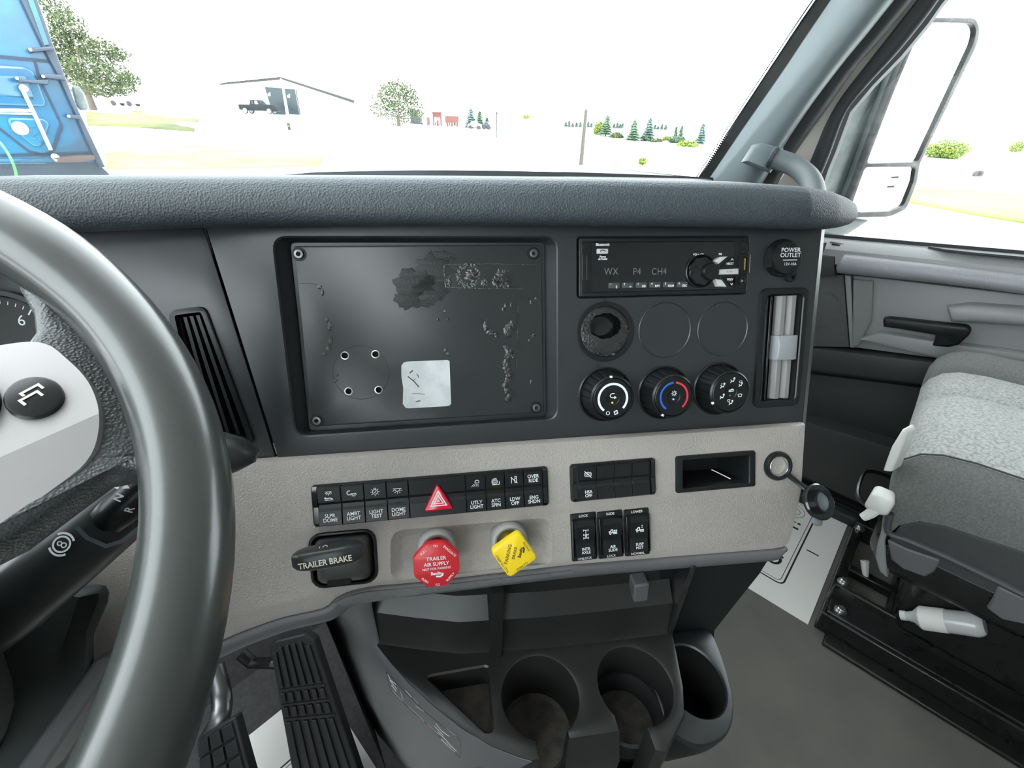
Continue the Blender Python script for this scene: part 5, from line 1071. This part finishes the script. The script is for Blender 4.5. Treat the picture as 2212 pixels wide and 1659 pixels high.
def strip(Lp, Rp, rl, rr_, m_, nm, parent, bulge=.0, n=5):
    A_ = smooth_path([CAB.inverted() @ onr(*p, rl) for p in Lp], 5); B_ = smooth_path([CAB.inverted() @ onr(*p, rr_) for p in Rp], 5)
    k = min(len(A_), len(B_)); Ls_ = []
    for i in range(k):
        a = A_[round(i * (len(A_) - 1) / (k - 1))]; b = B_[round(i * (len(B_) - 1) / (k - 1))]
        row = []
        for j in range(n + 1):
            t = j / n; q = a.lerp(b, t) + V((-bulge * 4 * t * (1 - t), -bulge * 1.2 * 4 * t * (1 - t), 0)); row.append(q)
        Ls_.append(row)
    mb = MB(); mb.loft(Ls_, (False, False), closed=False); mb.loft([[q + V((.02, .012, 0)) for q in r_] for r_ in Ls_], (False, False), closed=False); mb.v = [CAB @ q for q in mb.v]; return mb.build(nm, m_, parent, world=True, ang=60)
strip(blk_l, blk_r[1:], 1.465, 1.49, 'seal', 'window_seal', s3, .012)
strip([(1652, 402), (1682, 394), (1728, 316), (1793, 225), (1842, 156), (1956, 20), (1990, -25), (2255, -400)], [(1725, 420), (1734, 404), (1767, 325), (1803, 241), (1845, 180), (1975, 12), (2010, -38), (2268, -400)], 1.47, 1.49, 'cream_paint', 'door_jamb', s3, .0)
# A pillar trim
s4 = struct('trim_1', 'grey blue plastic trim on the right windshield pillar')
PLl = [(1500, 430), (1536, 379), (1594, 293), (1646, 218), (1695, 147), (1741, 78), (1790, 6), (1830, -52), (2070, -400)]; PLr = [(1625, 430), (1653, 387), (1695, 313), (1747, 234), (1812, 147), (1874, 72), (1927, 6), (1975, -52), (2264, -400)]
strip(PLl, PLr, 1.335, 1.395, 'pillar', 'pillar_cover', s4, .035, 12)
strip([(1640, 432), (1653, 387), (1695, 313), (1747, 234), (1812, 147), (1874, 72), (1927, 6), (1975, -52), (2264, -400)], [(1668, 440), (1682, 394), (1728, 316), (1793, 225), (1845, 152), (1900, 88), (1960, 16), (2010, -45), (2300, -400)], 1.40, 1.44, 'seal', 'pillar_seal', s4, .008)
# frit edge of the windshield beside the pillar
FL = [(1495, 415), (1518, 379), (1578, 286), (1630, 208), (1682, 130), (1734, 52), (1770, 0), (1806, -52), (2046, -400)]
strip(FL, PLl, 1.325, 1.333, 'frit', 'frit_band', SW1)
mb = MB(); E_ = smooth_path([CAB.inverted() @ onr(*p, 1.325) for p in FL], 24)
for i, q in enumerate(E_[::1]):
    for k in range(2):
        c = q + V((-.006 - .0055 * k, .004 + .004 * k, .0022 * k)); rr = .0026 - .0008 * k
        mb.add([CAB @ (c + V((rr * math.cos(a * PI / 3), -rr * .6 * math.cos(a * PI / 3), rr * math.sin(a * PI / 3)))) for a in range(6)], [tuple(range(6))])
o = mb.build('frit_dots', 'frit', SW1, world=True, dbl=False); o['kind'] = 'stuff'
# tweeter pod on the pillar trim
pc_ = at(1752, 112, 1.075); pn = (EYE - pc_).normalized(); pa = (at(1790, 62, 1.06) - at(1712, 165, 1.09)); PF = frame(pc_, pa - pn * pa.dot(pn), pn.cross(pa)); mb = MB()
mb.lathe([(.066, -.045), (.060, -.012), (.045, .002), (.025, .009), (0, .011)], 32, PF @ Matrix.Diagonal((1.15, .62, 1, 1))); o = mb.build('tweeter_pod', 'pillar', s4, world=True, ang=180)
mb = MB(); mb.stroke([(-.016, -.010), (.014, -.004), (-.010, .012)], .0012, .0112, closed=True, M=PF); mb.build('triangle_mark', 'seal', o)
o.children[0].matrix_parent_inverse.identity(); o.children[0].data.transform(WM[s4.name].inverted())
# grab handle
K = root('grab_handle', T3(*at(1700, 360, 1.05)), 'grey curved grab handle mounted on the pillar trim', 'grab handle')
bp_ = [at(*p) for p in ((1601, 350, 1.075), (1624, 313, 1.072), (1645, 308, 1.068), (1693, 320, 1.06), (1683, 348, 1.06), (1664, 374, 1.065), (1640, 366, 1.07))]; nn = (EYE - bp_[0]).normalized()
cen = sum(bp_, V((0, 0, 0))) / len(bp_)
mb = MB(); mb.loft([[q + nn * d for q in [cen.lerp(q, k) for q in bp_]] for d, k in ((-.05, 1), (-.004, 1), (.002, .93), (.010, .7))]); mb.build('mount', 'pillar', K, world=True, ang=60)
mb = MB(); mb.tube(smooth_path([at(*p) for p in ((1660, 340, 1.06), (1690, 348, 1.05), (1722, 362, 1.035), (1748, 386, 1.01), (1760, 420, .99), (1764, 480, .97))] + [TW(1.34, .30, .84), TW(1.43, .33, .78)], 5), .0215, 16); mb.build('tube', 'handle_grey', K, world=True, ang=60)
mb = MB(); mb.tube([at(1668, 342, 1.055), at(1674, 344, 1.052)], .0235, 16); mb.build('collar', 'seal', K, world=True)
# side window glass
s5 = struct('window_2', 'passenger side window glass', DM)
mb = MB(); gp = [ud(1700, 525), ud(1715, 440)] + [ud(*p) for p in blk_l] + [(.0, 1.52), (.52, 1.52), (.56, .80)]; mb.prism(gp, -.084, -.080); mb.build('pane', 'glass', s5)
# ------------------------------------------------------------------ outside mirror
n_m = (-TF * .80 - TR * .60).normalized(); MMx = UP.cross(n_m).normalized(); MM = frame(TW(1.86, .22, 1.02), MMx, UP)
def umm(px, py, h=0.0): return uv(px, py, MM, h)
K = root('side_mirror', MM.copy(), 'tall two part side mirror outside the passenger window', 'mirror')
up_ = round_poly([umm(*p) for p in ((1985, 62), (2010, 48), (2096, 50), (2104, 66), (2099, 92), (1978, 350), (1869, 353), (1925, 205))], .012, 4)
lo_ = round_poly([umm(*p) for p in ((1866, 361), (1974, 360), (1969, 392), (1948, 444), (1918, 456), (1850, 458), (1838, 440), (1852, 400))], .012, 4)
fr_ = round_poly([umm(*p) for p in ((1976, 60), (2008, 38), (2104, 39), (2114, 62), (2108, 96), (1985, 352), (1978, 395), (1955, 452), (1920, 468), (1840, 470), (1826, 440), (1846, 395), (1862, 350), (1918, 200))], .012, 4)
mb = MB(); mb.holed(fr_, [up_, lo_], -.02, .006, b=.004, hb=.001); mb.build('bezel', 'mirror_bezel', K)
MB().prism(up_, -.008, -.002).build('upper_glass', 'mirror_glass', K)
o = MB().prism(lo_, -.008, -.001).build('lower_glass', 'mirror_glass', K)
mb = MB()
for px, py in ((1934, 383), (1925, 403)): x, y = umm(px, py, 0); mb.fill([(x - .012, y - .004), (x + .012, y - .003), (x + .012, y + .003), (x - .012, y + .002)], .0002)
mb.build('mirror_print', 'print_black', o)
fo = fr_ if area(fr_) > 0 else fr_[::-1]
cx_ = sum(p[0] for p in fo) / len(fo); cy_ = sum(p[1] for p in fo) / len(fo)
mb = MB(); mb.loft([[(x, y, -.015) for x, y in fo], [(x - .01, y, -.06) for x, y in inset(fo, .004)], [(cx_ + (x - cx_) * .75, cy_ + (y - cy_) * .92, -.12) for x, y in fo]], (False, True)); mb.build('shell', 'mirror_shell', K, ang=60)
ar = [umm(*p) for p in ((1826, 300), (1905, 140), (1960, 72), (1918, 205), (1862, 352), (1846, 396), (1832, 450), (1845, 476), (1898, 480), (1850, 512), (1788, 532), (1760, 505), (1775, 420))]
mb = MB(); mb.prism(ar, -.10, -.03, b=.01); mb.build('inner_fairing', 'mirror_shell', K)
# ------------------------------------------------------------------ outside: ground
Z0 = -1.30
CTRL = []
for r_ in (3, 8, 14, 20):
    for k in range(8): CTRL.append((r_ * math.cos(k * PI / 4), r_ * math.sin(k * PI / 4), Z0))
def ctl(px, py, d): p = at(px, py, d); CTRL.append((p.x, p.y, p.z)); return p
for px, py, d in ((205, 238, 60), (250, 232, 75), (320, 262, 45), (560, 247, 70), (763, 258, 75), (478, 249, 80), (625, 281, 48), (862, 273, 70), (955, 273, 110), (1020, 279, 95), (1073, 298, 45), (1255, 357, 27), (1308, 292, 100), (1366, 305, 95),
                  (1440, 308, 92), (1484, 328, 75), (1510, 312, 95), (1388, 358, 27), (1250, 275, 240), (1420, 280, 240), (2045, 342, 40), (2105, 381, 30), (1100, 262, 300), (700, 245, 300), (300, 228, 300), (1800, 288, 300), (2200, 330, 60), (1960, 405, 22), (2212, 480, 14)): ctl(px, py, d)
def height(x, y):
    sw = sz = 0.0
    for a, b, c in CTRL:
        w = 1.0 / ((a - x) ** 2 + (b - y) ** 2 + 4.0) ** 1.5; sw += w; sz += w * c
    return sz / sw
def gpt(px, py):
    d = 3.0; p = at(px, py, d)
    while d < 400:
        p = at(px, py, d)
        if p.z <= height(p.x, p.y): break
        d *= 1.02
    return V((p.x, p.y, height(p.x, p.y)))
mb = MB(); NR, NA = 90, 180; rows = []
for i in range(NR):
    r_ = 2.0 * (420 / 2.0) ** (i / (NR - 1)) if i else .01
    rows.append([V((r_ * math.cos(2 * PI * k / NA), r_ * math.sin(2 * PI * k / NA), height(r_ * math.cos(2 * PI * k / NA), r_ * math.sin(2 * PI * k / NA)))) for k in range(NA)])
mb.loft(rows, (True, False)); o = mb.build('ground', 'gravel', None, ang=180); tag(o, 'pale gravel lot around the truck', None, None, 'structure')
def lawn(pts, label, mat_='grass'):
    P3 = [gpt(*p) for p in pts]; c = sum(P3, V((0, 0, 0))) / len(P3); mb = MB(); n = len(P3); rings = []
    for k in range(5, 0, -1): rings.append([V(((c.lerp(q, k / 5)).x, (c.lerp(q, k / 5)).y, height(c.lerp(q, k / 5).x, c.lerp(q, k / 5).y) + .05)) for q in P3])
    rings.insert(0, [V((q.x, q.y, q.z - .35)) for q in rings[0]])
    mb.loft(rings, (False, False)); mb.v.append(V((c.x, c.y, height(c.x, c.y) + .05))); ci = len(mb.v) - 1; base = 5 * n
    mb.f += [(base + j, base + (j + 1) % n, ci) for j in range(n)]
    o = mb.build('lawn', mat_, None, ang=180); tag(o, label, None, None, 'structure'); return o
lawn([(185, 243), (300, 240), (430, 258), (420, 285), (300, 276), (190, 272)], 'green lawn under the broad tree at the left', 'grass_green')
lawn([(230, 335), (420, 318), (700, 340), (690, 362), (420, 368), (232, 368)], 'pale dry lawn behind the blue truck', 'grass')
lawn([(1310, 346), (1400, 338), (1460, 352), (1400, 362), (1320, 360)], 'small patch of lawn around the little bush', 'grass')
lawn([(1940, 412), (2080, 406), (2300, 430), (2300, 500), (2100, 466), (1960, 440)], 'bright green lawn strip beyond the side mirror', 'grass_green')
lawn([(830, 275), (915, 274), (918, 282), (840, 281)], 'grass under the round tree', 'grass')

# ------------------------------------------------------------------ vegetation
def leaves(mb, c, rx, ry, rz, n, size, rng):
    for _ in range(n):
        while True:
            v = V((rng.uniform(-1, 1), rng.uniform(-1, 1), rng.uniform(-1, 1)))
            if .25 < v.length < 1: break
        p = c + V((v.x * rx, v.y * ry, v.z * rz)); a = V((rng.uniform(-1, 1), rng.uniform(-1, 1), rng.uniform(-.6, .6))).normalized(); b = a.cross(V((rng.uniform(-1, 1), rng.uniform(-1, 1), rng.uniform(-1, 1)))).normalized(); s_ = size * rng.uniform(.6, 1.3)
        k = len(mb.v); mb.v += [p - a * s_, p + b * s_ * .6, p + a * s_, p - b * s_ * .6]; mb.f.append((k, k + 1, k + 2, k + 3))
def leafy(name, base, d, clusters, label, m_='leaf', group='trees outside', n=260, size=.16, trunk=(.25, .5), cat='tree'):
    rng = random.Random(hash(label) % 1000 if False else len(label) * 7 + int(base[0])); g = at(base[0], base[1], d); K = root(name, T3(*g), label, cat, group)
    mb = MB(); mb2 = MB()
    for px, py, rx, ry in clusters:
        c = at(px, py, d + rng.uniform(-.03, .03) * d); k = d / F; leaves(mb, c, rx * k, rx * k, ry * k, int(n * rx * ry / 900) + 20, size, rng)
        if trunk: mb2.tube([g + V((0, 0, trunk[1] * .8)), g.lerp(c, .5) + V((0, 0, .2)), c], lambda t: trunk[0] * .35 * (1 - .7 * t), 6)
    o = mb.build('foliage', m_, K, world=True, ang=180, dbl=False); o['kind'] = 'stuff'
    if trunk:
        mb2.tube([g - V((0, 0, .2)), g + V((0, 0, trunk[1]))], lambda t: trunk[0] * (1 - .3 * t), 8); mb2.build('trunk', 'bark', K, world=True)
    return K
leafy('broad_tree', (203, 238), 60, [(120, 20, 30, 30), (150, 55, 34, 26), (170, 100, 42, 28), (215, 110, 40, 24), (255, 118, 26, 14), (150, 150, 30, 30), (190, 150, 44, 28), (240, 160, 40, 24), (280, 172, 24, 14), (215, 190, 50, 16), (265, 190, 28, 14), (130, 95, 26, 40), (120, 170, 22, 30), (105, 130, 20, 60)], 'tall broad leafy tree behind the blue truck', n=900, size=.17, trunk=(.45, 3.0))
leafy('round_tree', (862, 273), 70, [(858, 210, 44, 34), (820, 228, 22, 24), (898, 232, 22, 26), (860, 190, 22, 18), (880, 205, 24, 20), (840, 205, 24, 22), (862, 245, 34, 24), (905, 248, 12, 12)], 'round leafy tree beside the brick building', n=700, size=.16, trunk=(.3, 1.5))
def conifer(px, top, bot, w, d, label, m_='needle', group='conifers outside'):
    g = at(px, bot, d); t = at(px, top, d); h = (t - g).length; rad = w * d / F / 2; rng = random.Random(int(px)); K = root('conifer', T3(*g), label, 'tree', group); mb = MB(); n = 9
    for i in range(n):
        z0 = h * (.04 + .94 * i / n); z1 = h * (.04 + .94 * (i + 1.5) / n); r0 = rad * (1 - (i / n) ** 1.3) + .05 * rad; L_ = []
        for rr, zz in ((r0, z0), (r0 * .45, (z0 + z1) / 2), (.02, min(z1, h))): L_.append([V((rr * (1 + .28 * math.sin(k * 2.4 + i) + rng.uniform(-.15, .15)) * math.cos(2 * PI * k / 14), rr * (1 + .28 * math.sin(k * 2.4 + i)) * math.sin(2 * PI * k / 14), zz - rr * .12 * (k % 2))) for k in range(14)])
        mb.loft(L_, (True, True), M=T3(*g))
    rng2 = random.Random(int(px) + 1)
    for i in range(7): leaves(mb, g + V((0, 0, h * (.1 + .12 * i))), rad * (1 - i / 8.5), rad * (1 - i / 8.5), h * .09, 40, d * .0022, rng2)
    o = mb.build('branches', m_, K, world=True, ang=20, dbl=False); o['kind'] = 'stuff'
    MB().tube([g - V((0, 0, .2)), g + V((0, 0, h * .5))], .10 * rad, 6).build('trunk', 'bark', K, world=True); return K
conifer(1018, 238, 277, 30, 95, 'blue green conifer behind the parked white car', 'needle_blue'); conifer(1036, 243, 277, 22, 98, 'slim conifer behind the parked dark car', 'needle'); conifer(1052, 255, 278, 14, 100, 'small conifer at the right of the parked cars', 'needle')
conifer(1308, 253, 292, 30, 100, 'full conifer left of the hedge row, beside a yellow tree', 'needle'); conifer(1366, 262, 305, 32, 95, 'broad conifer in the middle of the shrub row', 'needle'); conifer(1399, 258, 300, 30, 96, 'blue spruce right of the broad conifer', 'needle_blue'); conifer(1511, 270, 312, 26, 95, 'conifer at the right end of the shrub row, near the pillar', 'needle_blue')
conifer(1456, 275, 308, 12, 94, 'narrow conifer behind the right shrubs, left of a pair', 'needle'); conifer(1467, 274, 308, 13, 94, 'narrow conifer behind the right shrubs, right of a pair', 'needle')
k = 0; ORD = 'first second third fourth fifth sixth seventh eighth ninth tenth eleventh twelfth thirteenth fourteenth fifteenth'.split()
for px, h in ((1222, 9), (1229, 12), (1237, 7), (1245, 9), (1253, 10), (1270, 11), (1277, 9), (1326, 9), (1333, 11), (1339, 9), (1344, 10), (1414, 9), (1421, 6), (1429, 11), (1437, 10)):
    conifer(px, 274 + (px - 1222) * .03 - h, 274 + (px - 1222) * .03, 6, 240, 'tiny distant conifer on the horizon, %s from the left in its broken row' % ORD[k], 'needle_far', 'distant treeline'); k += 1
def bush(px, py, w, h, d, label, m_='needle', cat='bush', group='bushes outside'):
    return leafy('bush', (px, py), d, [(px, py - h * .5, w * .5, h * .5), (px - w * .22, py - h * .4, w * .3, h * .4), (px + w * .22, py - h * .42, w * .3, h * .42)], label, m_, group, n=2600, size=d * .0021, trunk=None, cat=cat)
bush(1294, 292, 24, 30, 101, 'pale yellow green tree at the left of the full conifer', 'leaf_lime', 'tree'); bush(1332, 303, 30, 17, 97, 'dark green bush between two conifers', 'leaf'); bush(1397, 308, 28, 18, 93, 'grey green bush below the blue spruce', 'needle'); bush(1419, 309, 26, 10, 92, 'low brownish bush right of the blue spruce', 'leaf'); bush(1440, 304, 18, 10, 94, 'small lime bush left of the narrow conifers', 'leaf_lime'); bush(1462, 311, 36, 18, 90, 'grey green bush below the narrow conifers', 'needle'); bush(1484, 328, 46, 25, 75, 'round lime green bush in front of the shrub row', 'leaf_lime')
bush(1388, 357, 16, 17, 27, 'lone little green bush on the lawn', 'leaf_lime')
bush(2045, 342, 80, 38, 40, 'yellow green bush seen beyond the side mirror', 'leaf_lime'); bush(2197, 328, 26, 22, 55, 'yellow green bush at the right edge of the photo', 'leaf_lime'); bush(2165, 370, 22, 8, 40, 'low yellow tuft on the lot beyond the mirror', 'leaf_lime')
bush(1137, 256, 16, 8, 200, 'faint far bush left of the wooden pole', 'leaf_lime')

# ------------------------------------------------------------------ poles
K = root('utility_pole', T3(*at(1255, 357, 27)), 'weathered wooden pole leaning slightly on the lot', 'pole')
mb = MB(); mb.tube([at(1254.5, 360, 27), at(1260, 300, 27.2), at(1266, 240, 27.5)], lambda t: .125 - .03 * t, 10); mb.build('shaft', 'pole_wood', K, world=True); mb = MB(); mb.tube([at(1266, 240, 27.5), at(1266.5, 234, 27.5)], lambda t: .095 - .08 * t, 10); mb.build('tip', 'pole_wood', K, world=True)
K = root('lamp_post', T3(*at(1073, 298, 45)), 'thin dark post in front of the horizon', 'pole')
mb = MB(); mb.tube([at(1073, 299, 45), at(1072.5, 243, 45)], .05, 8); mb.build('shaft', 'black', K, world=True); mb = MB(); mb.tube([at(1072.5, 246, 45), at(1074.5, 243, 45)], .06, 8); mb.build('head', 'black', K, world=True)
K = root('marker_post', T3(*at(625, 281, 48)), 'short dark marker post on the lot in front of the white building', 'post')
p = at(625.5, 281, 48); MB().box(-.13, .13, -.08, .08, 0, .66, M=T3(*p)).build('post', 'roof_edge', K, world=True); MB().box(-.09, .09, -.085, -.08, .30, .46, M=T3(*p)).build('plate', 'leaf_lime', K, world=True)

# ------------------------------------------------------------------ white building
o_ = at(608, 250, 75); BF = frame(o_, (at(763, 258, 75) - at(478, 249, 75)).normalized(), UP)
K = root('warehouse', BF.copy(), 'white gabled building with two dark bay doors', 'building')
ub = lambda px, py, h=0.0: uv(px, py, BF, h)
wl = [ub(478, 181), ub(608, 168), ub(763, 216), ub(763, 262), ub(478, 252)]
d1 = [ub(572, 187.5), ub(609, 190.5), ub(618, 248), ub(590, 247)]; d2 = [ub(614.5, 191), ub(637, 193), ub(647, 248), ub(625, 247)]
mb = MB(); mb.prism(wl, -18, 0); mb.build('walls', 'wall_white', K)
for q in (d1, d2): o = MB().prism(q, .0, .08).build('bay_door', 'dark_glass', K); c = q[0]; MB().prism([(c[0] + .25, c[1] - .95), (c[0] + .75, c[1] - .7), (c[0] + .65, c[1] - 1.25), (c[0] + .25, c[1] - 1.25)], .08, .10).build('pane', 'hub_white', o)
x = d2[2][0]; MB().prism([ub(638.5, 193), ub(640, 193), ub(649.5, 248), ub(648, 248)], .0, .10).build('door_post', 'roof_edge', K)
for a, b in (((476, 181), (604, 168.5)), ((609, 167), (765, 217))):
    p0, p1 = V(ub(*a)), V(ub(*b)); t_ = V((0, -.38)) if b[0] > 610 else V((0, -.22)); mb = MB(); mb.prism([tuple(p0), tuple(p1), tuple(p1 + t_), tuple(p0 + t_ * .7)], -.1, .35); mb.build('roof_edge', 'roof_edge', K)
mb = MB(); r0, r1_, r2_ = V(ub(474, 180)), V(ub(608, 166.5)), V(ub(767, 217)); mb.loft([[(r0.x, r0.y, z), (r1_.x, r1_.y, z), (r2_.x, r2_.y, z), (r2_.x, r2_.y + .12, z), (r1_.x, r1_.y + .12, z), (r0.x, r0.y + .12, z)] for z in (.3, -18.3)]); mb.build('roof', 'wall_white', K)
# ------------------------------------------------------------------ vehicles
def vehicle(name, px0, px1, py, d, label, prof, body, cab_m, wheel_m='hub_white', cat='car', width=1.9, flip=False, wr=.38, wx=(.2, .8), group='parked vehicles'):
    a, b = at(px0, py, d), at(px1, py, d); b.z = a.z = (a.z + b.z) / 2; L_ = (b - a).length; Mv = frame(a, b - a, UP); K = root(name, Mv, label, cat, group)
    pr = [((1 - x if flip else x) * L_, z) for x, z in prof]; mb = MB(); mb.prism(pr, -width, 0, b=.06, b0=.06); mb.build('body', body, K, ang=30)
    for x in wx:
        x = (1 - x if flip else x) * L_
        for z in (.02, -width - .02): o = MB().lathe([(wr, -.12), (wr, .10), (wr * .7, .12), (0, .12)], 18, T3(x, wr, z)).build('wheel', 'rubber', K); MB().lathe([(wr * .78, .11), (wr * .6, .14), (0, .14)], 16, T3(x, wr, z)).build('hub', wheel_m, o)
    return K, L_
pp = [(0, .55), (0, 1.15), (.02, 1.2), (.30, 1.22), (.34, 1.85), (.52, 1.88), (.62, 1.35), (.95, 1.25), (1, 1.0), (1, .5), (.9, .42), (.08, .45)]
K, L_ = vehicle('pickup_truck', 519, 599, 246.5, 70, 'black pickup truck parked in front of the white building', pp, 'car_black', 'dark_glass', cat='pickup truck', wr=.42, wx=(.16, .80))
for x0, x1 in ((.355, .435), (.455, .545)): MB().prism([(x0 * L_, 1.32), (x0 * L_ + .05, 1.75), (x1 * L_ - .12, 1.75), (x1 * L_, 1.32)], .0, .03).build('side_window', 'hub_white' if x0 > .4 else 'dark_glass', K)
MB().box(-.55, -.05, -1.7, -.2, .55, 1.25).build('tailgate_equipment', 'car_black', K, bevel=.05)
cp = [(0, .4), (.02, .9), (.15, .95), (.30, 1.4), (.65, 1.42), (.80, .98), (.98, .88), (1, .4)]
vehicle('car', 1010, 1040, 280, 90, 'white car parked below the blue green conifer', cp, 'car_white', 'dark_glass', 'roof_edge', wx=(.2, .8)); vehicle('car', 1042, 1059, 280, 94, 'dark car parked right of the white car', cp, 'car_blue', 'dark_glass', 'roof_edge', wx=(.2, .8))
vehicle('car', 236, 292, 229, 75, 'silver car parked under the broad tree', cp, 'car_white', 'dark_glass', 'roof_edge', wx=(.2, .8))
sp_ = [(0, .6), (0, 3.2), (.45, 3.4), (.55, 2.6), (.65, 1.9), (1, 1.7), (1, .6)]
vehicle('semi_truck', 888, 909, 273, 100, 'dark blue lorry half hidden by the round tree', sp_, 'car_blue', 'dark_glass', 'roof_edge', cat='truck', width=2.4, wr=.5, wx=(.15, .8))
def scrap(px0, px1, py, d, label):
    a, b = at(px0, py, d), at(px1, py, d); Mv = frame(a, V((b.x - a.x, b.y - a.y, 0)), UP); L_ = (b - a).length; K = root('flatbed_trailer', Mv, label, 'trailer'); MB().box(0, L_, -.8, 0, .25, .36).build('deck', 'rust', K); MB().box(0, .12 * L_, -.8, 0, .36, .62).build('headboard', 'rust', K)
    for x in (.45, .6): MB().lathe([(.2, -.1), (.2, .1), (0, .1)], 14, T3(x * L_, .2, .05)).build('wheel', 'rubber', K)
scrap(2088, 2126, 382, 30, 'small rusty red trailer on the lot beyond the mirror')
# ------------------------------------------------------------------ brick building
o_ = at(923, 273, 110); BB = frame(o_, (at(992, 274, 112) - o_), UP); K = root('brick_house', BB.copy(), 'low red brick house with white window bays', 'building')
W_ = (at(992, 274, 112) - o_).length; s_ = 110 / F
MB().box(0, W_, 0, 27 * s_, -8, -.2).build('white_wall', 'wall_white', K)
for x0, x1, y0, y1 in ((0, 6, 0, 17), (13, 32, 17, 27), (13, 16, 0, 17), (21, 25, 0, 12), (29, 32, 0, 17), (40, 69, 8, 20), (42, 46, 0, 8), (52, 56, 0, 8), (64, 68, 0, 8)): MB().box(x0 * s_, x1 * s_, y0 * s_, y1 * s_, -.3, .05).build('brick_pier', 'brick_red', K)
for x0, x1 in ((16.5, 20.5), (25.5, 28.5), (47, 51), (57, 63)): o = MB().box(x0 * s_, x1 * s_, 1 * s_, 9 * s_, -.25, -.05).build('window', 'hub_white', K); MB().box((x0 + .8) * s_, (x1 - .8) * s_, 2 * s_, 8 * s_, -.06, -.02).build('pane', 'dark_glass', o)
mb = MB(); mb.loft([[(-.4, 27 * s_, .5), (W_ + .4, 27 * s_, .5), (W_ + .4, 27 * s_, -8.5), (-.4, 27 * s_, -8.5)], [(1.5, 31 * s_, -4), (W_ - 1.5, 31 * s_, -4), (W_ - 1.5, 31 * s_, -4.1), (1.5, 31 * s_, -4.1)]]); mb.build('roof', 'wall_white', K)

# ------------------------------------------------------------------ blue truck at the left
BT = frame(at(225, 372, 5.6), TR, UP); K = root('blue_truck', BT.copy(), 'blue sleeper truck seen from behind with dark side extenders', 'truck')
ut = lambda px, py, h=0.0: uv(px, py, BT, h)
def tp(pts, h0_, h1_, nm, m_, par=None, b=.0): return MB().prism([ut(*p, h1_) for p in pts], h0_, h1_, b=b).build(nm, m_, par or K)
tp([(-420, -160), (-10, -160), (42, 0), (95, 105), (132, 172), (168, 248), (204, 340), (204, 350), (-420, 352)], -2.2, 0, 'rear_wall', 'truck_blue')
tp([(-5, -140), (80, -5), (116, 98), (164, 225), (228, 362), (214, 362), (196, 325), (160, 240), (126, 165), (92, 100), (45, 0), (-10, -140)], -.25, .10, 'side_extender', 'truck_trim', b=.02)
tp([(58, -6), (70, -6), (106, 96), (96, 98)], .10, .12, 'extender_strip', 'truck_blue')
tp([(-420, 352), (204, 346), (236, 376), (228, 392), (-420, 395)], -1.2, -.02, 'chassis', 'truck_trim')
def groove(pts, w, nm, h=.012, m_='truck_trim', closed=False):
    P_ = [ut(*p) for p in pts]; mb = MB(); mb.stroke(P_, w, h, closed); mb.stroke([(x + w * .3, y - w) for x, y in P_], w * .5, h * 1.2, closed); return mb.build(nm, m_, K)
mat('truck_blue_light', (.02, .10, .19), .25, coat=.5); mat('truck_blue_dark', (.002, .014, .04), .35)
groove([(-200, 118), (0, 121), (104, 131)], .018, 'panel_seam', m_='truck_blue_dark')
for nm, pts, hh_ in (('upper_pressing', [(-200, 142), (0, 141), (52, 144), (70, 152), (80, 168), (100, 222), (96, 231), (0, 228), (-200, 226)], .03), ('lower_pressing', [(14, 253), (95, 255), (108, 268), (104, 278), (92, 312), (84, 318), (70, 316), (18, 272)], .03)):
    P_ = round_poly([ut(*p) for p in pts], .06, 4); o = MB().prism(P_, -.01, hh_, b=.022).build(nm, 'truck_blue', K, ang=20); P2_ = inset(P_ if area(P_) > 0 else P_[::-1], .09); MB().prism(P2_, .02, hh_ + .006, b=.005).build('pressing_face', 'truck_blue', o)
groove([(75, 133), (84, 170), (100, 200), (132, 268), (112, 328), (92, 334), (62, 326), (0, 278), (-60, 240)], .02, 'panel_seam', m_='truck_blue_dark')
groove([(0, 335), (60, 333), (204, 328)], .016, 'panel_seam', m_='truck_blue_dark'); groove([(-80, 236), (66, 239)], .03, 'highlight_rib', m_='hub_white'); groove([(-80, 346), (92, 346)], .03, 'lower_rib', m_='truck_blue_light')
for pts in ([(62, 103), (66, 113), (110, 108), (118, 102), (112, 100)], [(90, 161), (94, 168), (142, 173), (140, 162), (104, 159)], [(33, 165), (40, 176), (104, 183), (106, 172), (60, 173)], [(145, 247), (148, 255), (174, 258), (175, 249)], [(117, 342), (122, 352), (175, 350), (206, 345), (204, 336), (176, 336)]):
    o = tp(pts, .0, .16, 'bracket', 'rust' if pts[0][0] == 117 else 'mirror_shell' if False else 'truck_trim', b=.01)
    x, y = ut((pts[0][0] + 3), pts[0][1] + 4, .16); MB().lathe([(.014, .16), (.014, .175), (0, .175)], 10, T3(x, y)).build('bolt', 'hub_white', o)
mb = MB(); P_ = [V((*ut(x, y, .08), .08)) for x, y in ((48, 192), (80, 258), (110, 324))]; mb.tube(P_, .018, 8); mb.build('white_rod', 'hub_white', K); MB().lathe([(.035, .06), (.035, .12), (0, .12)], 12, T3(*ut(49, 191))).build('rod_end', 'hub_white', K); MB().lathe([(.035, .06), (.035, .12), (0, .12)], 12, T3(*ut(117, 338))).build('rod_end', 'hub_white', K)
MB().lathe([(.065, .03), (.065, .05), (.05, .06), (0, .06)], 24, T3(*ut(43, 277))).build('round_cap', 'hub_white', K)
mb = MB(); mb.tube(smooth_path([V((*ut(x, y, .3), .3)) for x, y in ((-40, 270), (0, 308), (22, 340), (34, 372), (36, 400))], 4), .012, 8); mb.build('green_hose', 'lime_hose', K)
mr = round_poly([ut(*p, -1.2) for p in ((156, 186), (172, 186), (180, 200), (193, 236), (178, 240), (168, 230))], .04, 3); MB().prism(mr, -1.35, -1.2, b=.02).build('mirror', 'mirror_shell', K)
